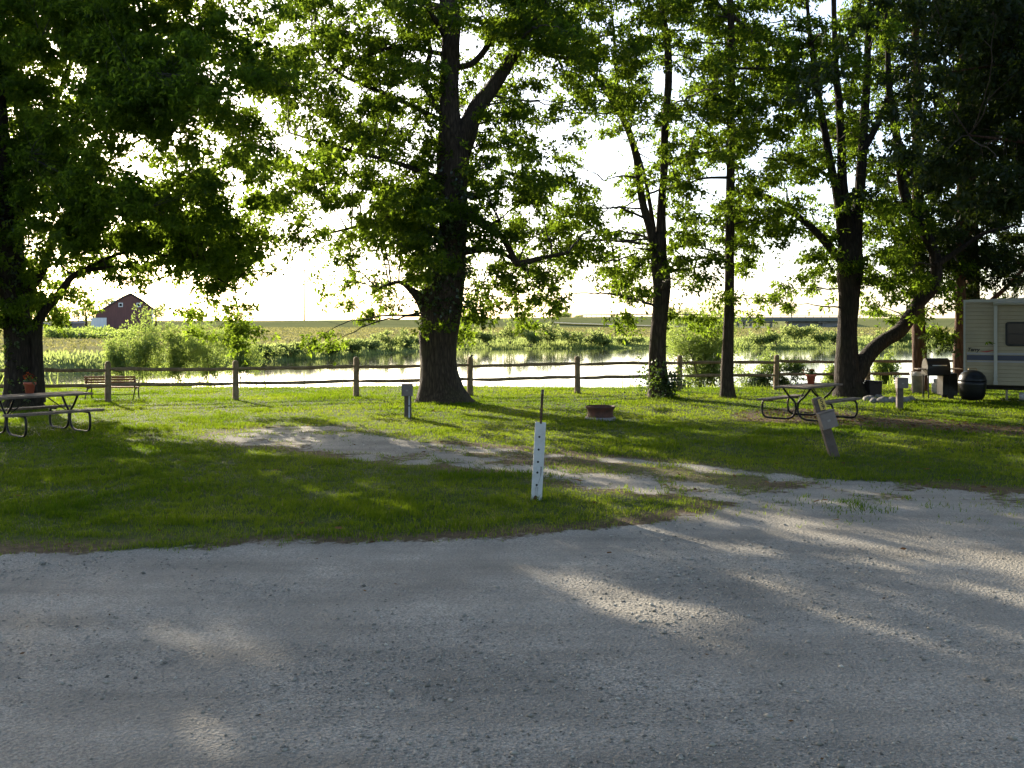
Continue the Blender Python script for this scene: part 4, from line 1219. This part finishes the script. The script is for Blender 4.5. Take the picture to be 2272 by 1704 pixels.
# ------------------------------------------------------------------ camp furniture
def picnic_table(loc, rz, label):
    o = empty('picnic_table', loc, label, 'picnic table', 'picnic tables on the lawn', rz)
    top = MB()
    for k in range(4): top.box((0, -.285 + .19 * k, .74), (1.86, .178, .042), bev=.006)
    top.build('tabletop', M['wood_table'], o)
    for s in (-1, 1):
        st = MB()
        for q in (-.07, .07): st.box((0, s * .69 + q, .44), (1.86, .132, .042), bev=.006)
        st.build('seat', M['wood_table'], o)
        for e in (-1, 1):
            x = e * .62
            ctrl = [(x, s * .33, .712), (x, s * .29, .66), (x, s * .17, .52), (x, s * .055, .42), (x, s * .026, .33), (x, s * .03, .2), (x, s * .09, .09), (x, s * .2, .035), (x, s * .34, .024), (x, s * .62, .024), (x, s * .76, .04), (x, s * .83, .12), (x, s * .84, .25), (x, s * .825, .36), (x, s * .77, .408), (x, s * .58, .412)]
            c = catmull(ctrl, .035)
            MB().tube([tuple(p) for p in c], .0235, 10).build('leg', M['iron'], o, True)
    for e in (-1, 1):
        mb = MB().tube([(e * .62, 0, .36), (e * .14, 0, .715)], .011, 6).box((e * .62, 0, .712), (.05, .66, .014))
        mb.build('brace', M['iron'], o, True)
    return o
picnic_table((-9.3, 20.1, 0), R(49.5), 'picnic table on the grass in front of the dark spreading tree')
picnic_table((6.7, 23.05, 0), R(48), 'picnic table on bare brown ground beside the leaning tree')

def flower_pot(loc, label, seed, sc=1.0):
    o = empty('flower_pot', loc, label, 'flower pot', 'flower pots on the picnic tables')
    MB().lathe([(.001, .0), (.075 * sc, .0), (.10 * sc, .17 * sc), (.118 * sc, .172 * sc), (.122 * sc, .22 * sc), (.104 * sc, .222 * sc), (.10 * sc, .19 * sc), (.001, .18 * sc)], 24).build('pot', M['terra'], o, True)
    r = np.random.default_rng(seed)
    c = r.standard_normal((16, 3)) * np.array([.05, .05, .02]) * sc + np.array([0, 0, .25 * sc])
    leaf_part('leaves', M['ivy'], o, c, np.tile(np.array([[0, 0, .5]]), (16, 1)), (0, 0, 0), L=.07, W=.04, r=r)
    c = r.standard_normal((9, 3)) * np.array([.06, .06, .025]) * sc + np.array([0, 0, .30 * sc])
    leaf_part('petals', M['flower'], o, c, np.tile(np.array([[0, 0, .5]]), (9, 1)), (0, 0, 0), L=.035, W=.03, r=r)
pl = P(66, 872, 20.35); flower_pot((pl.x, pl.y, .762), 'red clay pot of small flowers on the table before the dark tree', 1, 1.0)
flower_pot((6.84, 23.4, .762), 'red clay pot with a sprig, on the table beside the leaning tree', 2, 1.0)

def park_bench():
    o = empty('park_bench', (-11.35, 28.95, ground_z(-11.35, 28.95)), 'slatted wooden bench facing the pond beyond the fence', 'bench', rz=R(4))
    st = MB()
    for k in range(4): st.box((0, .06 + .1 * k, .335 + .008 * (k - 1.5) ** 2), (1.42, .075, .028), bev=.005)
    st.build('seat', M['wood_bench'], o)
    bk = MB()
    for k in range(4): bk.box((0, -.02 - .03 * k, .42 + .075 * k), (1.42, .026, .06), bev=.005)
    bk.build('backrest', M['wood_bench'], o)
    for s in (-1, 1):
        x = s * .66
        c = catmull([(x, -.17, 0), (x, -.08, .14), (x, .02, .28), (x, -.03, .42), (x, -.10, .66)], .03)
        mb = MB().tube([tuple(p) for p in c], .018, 6)
        c = catmull([(x, .42, 0), (x, .36, .16), (x, .38, .30), (x, .2, .31), (x, .02, .28)], .03)
        mb.tube([tuple(p) for p in c], .018, 6)
        c = catmull([(x, -.06, .52), (x, .15, .54), (x, .36, .52), (x, .40, .42), (x, .38, .31)], .03)
        mb.tube([tuple(p) for p in c], .014, 6)
        mb.build('leg', M['iron'], o, True)
    MB().tube([(-.66, .06, .14), (.66, .06, .14)], .008, 6).build('stretcher', M['iron'], o, True)
park_bench()

def pedestal(name, x, y, label, hpost=.78, boxz=(.51, .78), boxw=.24, strip=None, lean=0.0, matb='box_grey', sign=False, pw=.15):
    g = G(x, y)
    o = empty(name, (g.x, g.y, ground_z(g.x, g.y)), label, 'utility post', 'electric hookup posts')
    o.rotation_euler = (0, lean, 0)
    MB().box((0, 0, hpost / 2 - .1), (pw, .12, hpost + .16), bev=.008).build('post', M['post_brown'], o)
    bz0, bz1 = boxz
    bh = bz1 - bz0
    b = MB().prism([(0, 0)] * 0 or [(-.16, bz0), (-.16, bz1 - .02), (.0, bz1 + .0), (.0, bz0)], -boxw / 2, boxw / 2)
    # prism runs along y: turn it so the box faces the camera
    b.v = [(vy + (.03 if sign else 0), vx - .062, vz) for vx, vy, vz in b.v]
    bx = b.build('meter_box', M[matb], o)
    MB().box((.03 if sign else 0, -.226, bz0 + bh * .45), (.05, .006, .03)).build('hinge_plate', M['steel'], bx)
    MB().box((.03 if sign else 0, -.2, bz1 - .004), (boxw + .02, .06, .012)).build('hood', M[matb], bx)
    if strip:
        MB().box((strip, -.066, bz0 / 2), (.03, .012, bz0), bev=.003).build('conduit', M['white_paint'], o)
        MB().box((strip, -.07, bz0 * .55), (.036, .02, .025)).build('clip', M['iron'], o)
    if sign:
        sp = MB().box((.045, -.068, .885), (.105, .012, .185)).build('number_plate', M['yellow'], o)
        for t, z in (('5', .895), ('9', .807)):
            cu = bpy.data.curves.new('digit', 'FONT'); cu.body = t; cu.size = .105; cu.align_x = 'CENTER'; cu.extrude = .001; cu.offset = .0015
            tmp = bpy.data.objects.new('digit', cu); COL.objects.link(tmp)
            dg_ = bpy.context.evaluated_depsgraph_get()
            me = bpy.data.meshes.new_from_object(tmp.evaluated_get(dg_))
            bpy.data.objects.remove(tmp)
            d = link('digit', me, M['black'], sp)
            d.rotation_euler = (R(90), 0, 0); d.location = (.045, -.0765, z)
    return o
pedestal('utility_post', 905, 930, 'brown hookup post with grey meter box and white conduit, left of the big trunk', strip=.035)
pedestal('utility_post', 1996, 909, 'short brown hookup post with box head near the stone ring', hpost=.80, boxz=(.55, .81), boxw=.27, strip=None)
pedestal('utility_post', 1851, 1011, 'tilted brown hookup post with yellow number 59 plate', hpost=1.02, boxz=(.50, .775), boxw=.25, lean=R(-17), matb='box_brown', sign=True)

def marker_stake():
    g = G(1190, 1112)
    o = empty('marker_stake', (g.x, g.y, ground_z(g.x, g.y)), 'white board with five holes strapped to a rusty steel rod by the drive', 'marker post')
    o.rotation_euler = (0, R(3.2), R(6))
    n = 16; H0 = .955; w = .131
    # board with a notched top
    bd = MB()
    bd.prism([(-w / 2, -.1), (w / 2, -.1), (w / 2, H0 - .004), (.018, H0), (.014, H0 - .022), (-.008, H0 - .022), (-.014, H0), (-w / 2, H0 - .002)], -.014, .014)
    b = bd.build('board', M['white_paint'], o)
    for z in (.775, .620, .470, .340, .188):
        mb = MB()
        vs = [(.014 * math.cos(6.283 * k / n) - .008, -.0155, z + .014 * math.sin(6.283 * k / n)) for k in range(n)] + [(.009 * math.cos(6.283 * k / n) - .008, -.0145, z + .009 * math.sin(6.283 * k / n)) for k in range(n)]
        mb.add(vs, [tuple(range(n - 1, -1, -1))]).add(vs[:n] + [(x, .0, zz_) for x, _, zz_ in vs[:n]], [(k, (k + 1) % n, (k + 1) % n + n, k + n) for k in range(n)])
        mb.build('bolt_hole', M['black'], b)
    sc = MB()
    for (x0, z0, x1, z1, t) in ((.036, .415, .034, .30, .012), (.034, .30, .012, .21, .003), (.022, .26, .006, .19, .002), (-.012, .18, -.02, .06, .003), (0, .17, -.002, .05, .003), (.01, .16, .006, .07, .0025), (-.02, .16, -.03, .08, .0015), (-.018, .42, -.018, .36, .001)):
        d = Vector((x1 - x0, 0, z1 - z0)); nrm = Vector((-d.z, 0, d.x)).normalized() * t
        a, c = Vector((x0, -.0148, z0)), Vector((x1, -.0148, z1))
        sc.add([a - nrm, c - nrm * .5, c + nrm * .5, a + nrm], [(0, 1, 2, 3)])
    sc.build('scuff_marks', M['scuff'], b)
    MB().add([(-.045, -.0149, .0), (.005, -.0149, -.01), (.012, -.0149, .045), (-.012, -.0149, .065), (-.032, -.0149, .05), (-.04, -.0149, .03)], [(0, 1, 2, 3, 4, 5)]).build('rust_stain', M['rust'], b)
    rd = MB().box((.006, .026, .62), (.030, .006, 1.46)).box((.006, .018, .62), (.007, .022, 1.46))
    for k in range(9): rd.box((.006, .006, .98 + .045 * k), (.016, .01, .012))
    r_ = rd.build('rod', M['rust_post'], o)
    MB().box((.006, .022, 1.325), (.034, .014, .055)).build('rod_tip', M['ash'], r_)
    MB().tube([(.055, .012, .9), (.075, .02, .87), (.066, .03, .85)], .004, 5).build('wire_tie', M['iron'], o)
marker_stake()

def fire_ring():
    g = G(1332, 929)
    o = empty('fire_ring', (g.x, g.y, ground_z(g.x, g.y)), 'rusty steel wheel rim used as a fire ring', 'fire ring')
    MB().lathe([(.30, .02), (.335, .02), (.325, .05), (.292, .09), (.285, .16), (.292, .215), (.318, .25), (.335, .285), (.338, .31), (.322, .312), (.312, .28), (.28, .235), (.27, .16), (.275, .09), (.30, .05), (.30, .02)], 40).build('rim', M['rust'], o, True)
    MB().lathe([(.345, -.04), (.365, .0), (.352, .05), (.325, .07), (.31, .05), (.30, -.04)], 40).build('base_ring', M['ash'], o, True)
    MB().lathe([(.001, .08), (.1, .10), (.29, .06)], 24).build('ash_bed', M['dark_bin'], o, True)
fire_ring()

# ------------------------------------------------------------------ trailer and what stands round it
def trailer():
    Yt = 28.0; m = Yt / F
    X0 = (2140 - CX) * m; L = 7.4; D = 2.35
    z = lambda y: H - (y - HY) * m
    x = lambda p: (p - 2140) * m * .897
    o = empty('travel_trailer', (X0, Yt, 0), 'cream travel trailer with dark stripes parked under the dark trees', 'trailer', rz=R(-24.5))
    zt, zb = z(667), z(853)
    body = MB()
    # ribbed siding: horizontal courses each with a small lip
    n = 22; prof = []
    for k in range(n):
        a = zb + (zt - zb) * k / n; b = zb + (zt - zb) * (k + 1) / n
        prof += [(0.0, a), (-.010, a + .012), (0.0, b - .004)]
    vs, fs = [], []
    for (dy, zz_) in prof: vs += [(0.02, dy, zz_), (L, dy, zz_)]
    for k in range(len(prof) - 1): fs.append((2 * k, 2 * k + 1, 2 * k + 3, 2 * k + 2))
    body.add(vs, fs)
    body.box((L / 2 + .01, D / 2 + .005, (zt + zb) / 2), (L - .02, D - .01, zt - zb - .01))
    body.build('body', M['rv'], o)
    rf = MB().prism([(0, 0)] * 0 or [(-.03, zt - .05), (L + .03, zt - .05), (L + .03, zt + .06), (1.5, zt + .065), (-.03, zt + .02)], -.035, D + .03)
    rf.build('roof', M['rv_trim'], o)
    MB().box((0.0, -.012, (zt + zb) / 2), (.05, .05, zt - zb)).build('corner_trim', M['rv_trim'], o)
    MB().box((L / 2 + .03, -.014, z(793)), (L - .06, .012, 11 * m)).build('stripe', M['rv_stripe'], o)
    MB().box((L / 2 + .03, -.014, z(784)), (L - .06, .012, 4 * m)).build('stripe', M['rv_grey'], o)
    MB().box((L / 2 + .03, -.014, z(801.5)), (L - .06, .012, 3 * m)).build('stripe', M['rv_grey'], o)
    # awning arm and roll
    aw = MB().box((x(2209.5), -.05, z(758)), (7 * m, .07, (851 - 672) * m)).box((x(2209.5), -.06, z(848)), (9 * m, .08, .09)).box((x(2209.5), -.06, z(833)), (8 * m, .08, .05))
    aw.build('awning_arm', M['rv_trim'], o)
    MB().tube([(x(2204), -.08, z(674)), (L - .4, -.08, z(674))], .05, 12).build('awning_roll', M['rv_trim'], o, True)
    # window with rounded corners
    def rrect(x0, x1, z0, z1, rad, n=6):
        pts = []
        for (cx_, cz_, a0) in ((x1 - rad, z1 - rad, 0), (x0 + rad, z1 - rad, 90), (x0 + rad, z0 + rad, 180), (x1 - rad, z0 + rad, 270)):
            for k in range(n + 1):
                a = R(a0 + 90 * k / n); pts.append((cx_ + rad * math.cos(a), cz_ + rad * math.sin(a)))
        return pts
    w0, w1, v0, v1 = x(2231), x(2231) + 1.15, z(767), z(714)
    w = MB().prism(rrect(w0, w1, v0, v1, .08), -.03, -.005).build('window', M['rubber'], o)
    MB().prism(rrect(w0 + .05, w1 - .05, v0 + .05, v1 - .05, .05), -.036, -.028).build('pane', M['glass'], w)
    MB().box(((w0 + w1) / 2, -.038, (v0 + v1) / 2), (w1 - w0 - .1, .008, .02)).build('window_bar', M['rubber'], w)
    # lettering
    cu = bpy.data.curves.new('lettering', 'FONT'); cu.body = 'Terry'; cu.size = .135; cu.extrude = .002; cu.shear = .28; cu.offset = .004; cu.space_character = .95
    tmp = bpy.data.objects.new('lettering', cu); COL.objects.link(tmp)
    me = bpy.data.meshes.new_from_object(tmp.evaluated_get(bpy.context.evaluated_depsgraph_get())); bpy.data.objects.remove(tmp)
    t = link('lettering', me, M['black'], o); t.rotation_euler = (R(90), 0, 0); t.location = (x(2146), -.014, z(779))
    MB().add([(x(2174), -.0135, z(779.5)), (x(2186), -.0135, z(778.8)), (x(2205), -.0135, z(776)), (x(2206), -.0135, z(777)), (x(2190), -.0135, z(781)), (x(2180), -.0135, z(780.5))], [(0, 1, 2, 3, 4, 5)]).build('swoosh', M['red'], o)
    # chassis, skirt door, wheel, jack
    MB().box((L / 2, .5, zb - .075), (L - .1, .12, .15)).box((L / 2, D - .5, zb - .075), (L - .1, .12, .15)).box((.2, D / 2, zb - .075), (.1, D - 1.15, .12)).build('chassis', M['rubber'], o)
    for yy in (.12, D - .12):
        wv = MB(); c = (3.6, yy, .33)
        prof = [(.19, -.1), (.30, -.1), (.33, -.06), (.33, .06), (.30, .1), (.19, .1)]
        nn = 28; vs = [(c[0] + r_ * math.cos(6.283 * k / nn), c[1] + d_, c[2] + r_ * math.sin(6.283 * k / nn)) for r_, d_ in prof for k in range(nn)]
        wv.add(vs, [(i * nn + k, i * nn + (k + 1) % nn, (i + 1) * nn + (k + 1) % nn, (i + 1) * nn + k) for i in range(5) for k in range(nn)])
        we = wv.build('wheel', M['rubber'], o, True)
        hb = MB(); vs = [(c[0] + r_ * math.cos(6.283 * k / nn), c[1] + d_, c[2] + r_ * math.sin(6.283 * k / nn)) for r_, d_ in ((.001, -.05), (.07, -.07), (.19, -.03)) for k in range(nn)]
        hb.add(vs, [(i * nn + k, i * nn + (k + 1) % nn, (i + 1) * nn + (k + 1) % nn, (i + 1) * nn + k) for i in range(2) for k in range(nn)]).build('hub', M['chrome'], we, True)
    for xx_ in (x(2235), L - .6):
        MB().tube([(xx_, .5, zb - .1), (xx_, .5, .03)], .03, 8).box((xx_, .5, .015), (.2, .2, .03)).build('jack', M['steel'], o)
    MB().tube([(x(2262), .3, .16), (x(2276), .3, .16)], .11, 14).build('water_tank', M['tank'], o, True)
trailer()

def gas_grill():
    o = empty('gas_grill', (12.02, 29.0, ground_z(12, 29)), 'black hooded gas grill on a cart between white bin and trailer', 'grill')
    hood = MB(); n = 12
    out = [(-.22 * math.cos(math.pi * k / n), .86 + .29 * math.sin(math.pi * k / n)) for k in range(n + 1)]
    b = MB().prism(out, -.32, .32); b.v = [(vy, vx, vz) for vx, vy, vz in b.v]
    h = b.build('hood', M['grill'], o)
    MB().tube([(-.2, -.25, .95), (.2, -.25, .95)], .014, 8).build('handle', M['chrome'], h, True)
    MB().box((0, 0, .76), (.66, .46, .2), bev=.02).build('firebox', M['grill'], o)
    sh = MB().box((.50, 0, .845), (.34, .42, .03), bev=.004).box((-.45, 0, .845), (.2, .42, .03), bev=.004)
    sh.build('side_shelf', M['wood_table'], o)
    cb = MB().box((.32, 0, .42), (.42, .4, .62), bev=.01); cb.build('cabinet', M['grill'], o)
    for x in (-.29, .29):
        for y in (-.19, .19):
            MB().tube([(x, y, .68), (x, y, .02)], .018, 8).build('leg', M['iron'], o)
    for y in (-.2, .2):
        MB().tube([(.33, y - .02, .09), (.33, y + .02, .09)], .09, 16).build('wheel', M['rubber'], o)
gas_grill()

def kettle_grill():
    o = empty('kettle_grill', (12.28, 27.3, ground_z(12.28, 27.3)), 'large black domed kettle grill with pale handle against the trailer side', 'grill')
    MB().lathe([(.002, .885), (.12, .875), (.24, .82), (.32, .73), (.355, .62), (.358, .59), (.34, .59)], 32).build('lid', M['grill'], o, True)
    MB().lathe([(.345, .585), (.36, .58), (.35, .5), (.34, .36), (.31, .2), (.25, .1), (.002, .06)], 32).build('bowl', M['grill'], o, True)
    c = catmull([(-.11, -.02, .86), (-.10, -.02, .925), (0, -.02, .93), (.10, -.02, .925), (.11, -.02, .86)], .03)
    MB().tube([tuple(p) for p in c], .012, 8).build('handle', M['brass'], o, True)
    for a in (.5, 2.6, 4.7):
        MB().tube([(.22 * math.cos(a), .22 * math.sin(a), .16), (.33 * math.cos(a), .33 * math.sin(a), .0)], .014, 8).build('leg', M['iron'], o)
kettle_grill()

def waste_bin():
    o = empty('waste_bin', (12.3, 31.0, ground_z(12.3, 31)), 'tall white waste bin with crumpled liner standing before a straight trunk', 'bin')
    MB().lathe([(.001, .0), (.165, .0), (.195, .62), (.212, .625), (.212, .66), (.195, .662), (.185, .6), (.15, .03)], 28).build('barrel', M['white_can'], o, True)
    r = random.Random(4); n = 28; vs = []
    for rr, zz_ in ((.19, .60), (.215, .665), (.232, .64), (.225, .55)):
        for k in range(n):
            f = 1 + r.uniform(-.05, .05); a = 6.283 * k / n
            vs.append((rr * f * math.cos(a), rr * f * math.sin(a), zz_ + r.uniform(-.02, .02)))
    MB().add(vs, [(i * n + k, i * n + (k + 1) % n, (i + 1) * n + (k + 1) % n, (i + 1) * n + k) for i in range(3) for k in range(n)]).build('liner', M['tank'], o, True)
waste_bin()
def propane():
    o = empty('propane_tank', (12.78, 30.75, ground_z(12.78, 30.75)), 'small white propane cylinder under the gas grill', 'gas cylinder')
    MB().lathe([(.10, .0), (.115, .03), (.14, .05), (.16, .10), (.162, .26), (.14, .33), (.08, .37), (.03, .385), (.001, .386)], 28).build('cylinder', M['tank'], o, True)
    MB().lathe([(.1, .345), (.105, .345), (.105, .46), (.10, .46), (.1, .345)], 20).build('collar', M['tank'], o)
    MB().lathe([(.001, .37), (.025, .37), (.022, .43), (.035, .435), (.035, .45), (.001, .455)], 12).build('valve', M['brass'], o, True)
propane()
def dark_bin():
    g = G(1937, 880)
    o = empty('storage_bin', (g.x, g.y, ground_z(g.x, g.y)), 'dark upright box bin at the foot of the leaning tree', 'bin', rz=R(8))
    MB().prism([(-.17, 0), (.17, 0), (.2, .44), (-.2, .44)], -.17, .17).build('body', M['dark_bin'], o)
    MB().box((0, 0, .455), (.44, .40, .03), rot=Matrix.Rotation(R(3), 3, 'Y'), bev=.008).build('lid', M['dark_bin'], o)
    MB().tube([(-.05, -.2, .40), (.05, -.2, .40)], .01, 6).build('handle', M['iron'], o)
dark_bin()
def stones_ring():
    pts = [(1920, 879, .12, 'small pale stone nearest the leaning trunk'), (1936, 876, .11, 'upper left stone of the ring, behind a larger one'), (1929, 889, .15, 'flat pale stone at the left end of the ring'),
           (1941, 893, .13, 'stone second from the left end of the ring'), (1960, 894, .17, 'wide pale stone low at the front of the ring'), (1982, 894, .16, 'stone touching the left of the box headed post'),
           (2006, 893, .15, 'stone just right of the box headed post'), (2020, 889, .12, 'last stone at the right end of the ring'), (1950, 884, .11, 'grey stone inside the ring')]
    for k, (x, y, s, lb) in enumerate(pts):
        g = G(x, y); r = np.random.default_rng(600 + k)
        mb = MB(); n, rows = 12, 7; vs = []
        for i in range(rows):
            th = math.pi * (i + .5) / rows
            for q in range(n):
                a = 6.283 * q / n
                f = 1 + .28 * mnoise.noise(Vector((math.cos(a) * 1.3 + k * 3, math.sin(a) * 1.3, math.cos(th) * 1.3)))
                vs.append((s * 1.15 * f * math.sin(th) * math.cos(a), s * .9 * f * math.sin(th) * math.sin(a), s * .62 * f * math.cos(th)))
        fs = [(i * n + q, (i + 1) * n + q, (i + 1) * n + (q + 1) % n, i * n + (q + 1) % n) for i in range(rows - 1) for q in range(n)] + [tuple(range(n)), tuple(range(rows * n - 1, rows * n - n - 1, -1))]
        o = mb.add(vs, fs).build('stone', M['stone'], None, True)
        o.location = (g.x, g.y, ground_z(g.x, g.y) + s * .38)
        tag(o, lb, 'stone', 'stones of the rock ring')
stones_ring()
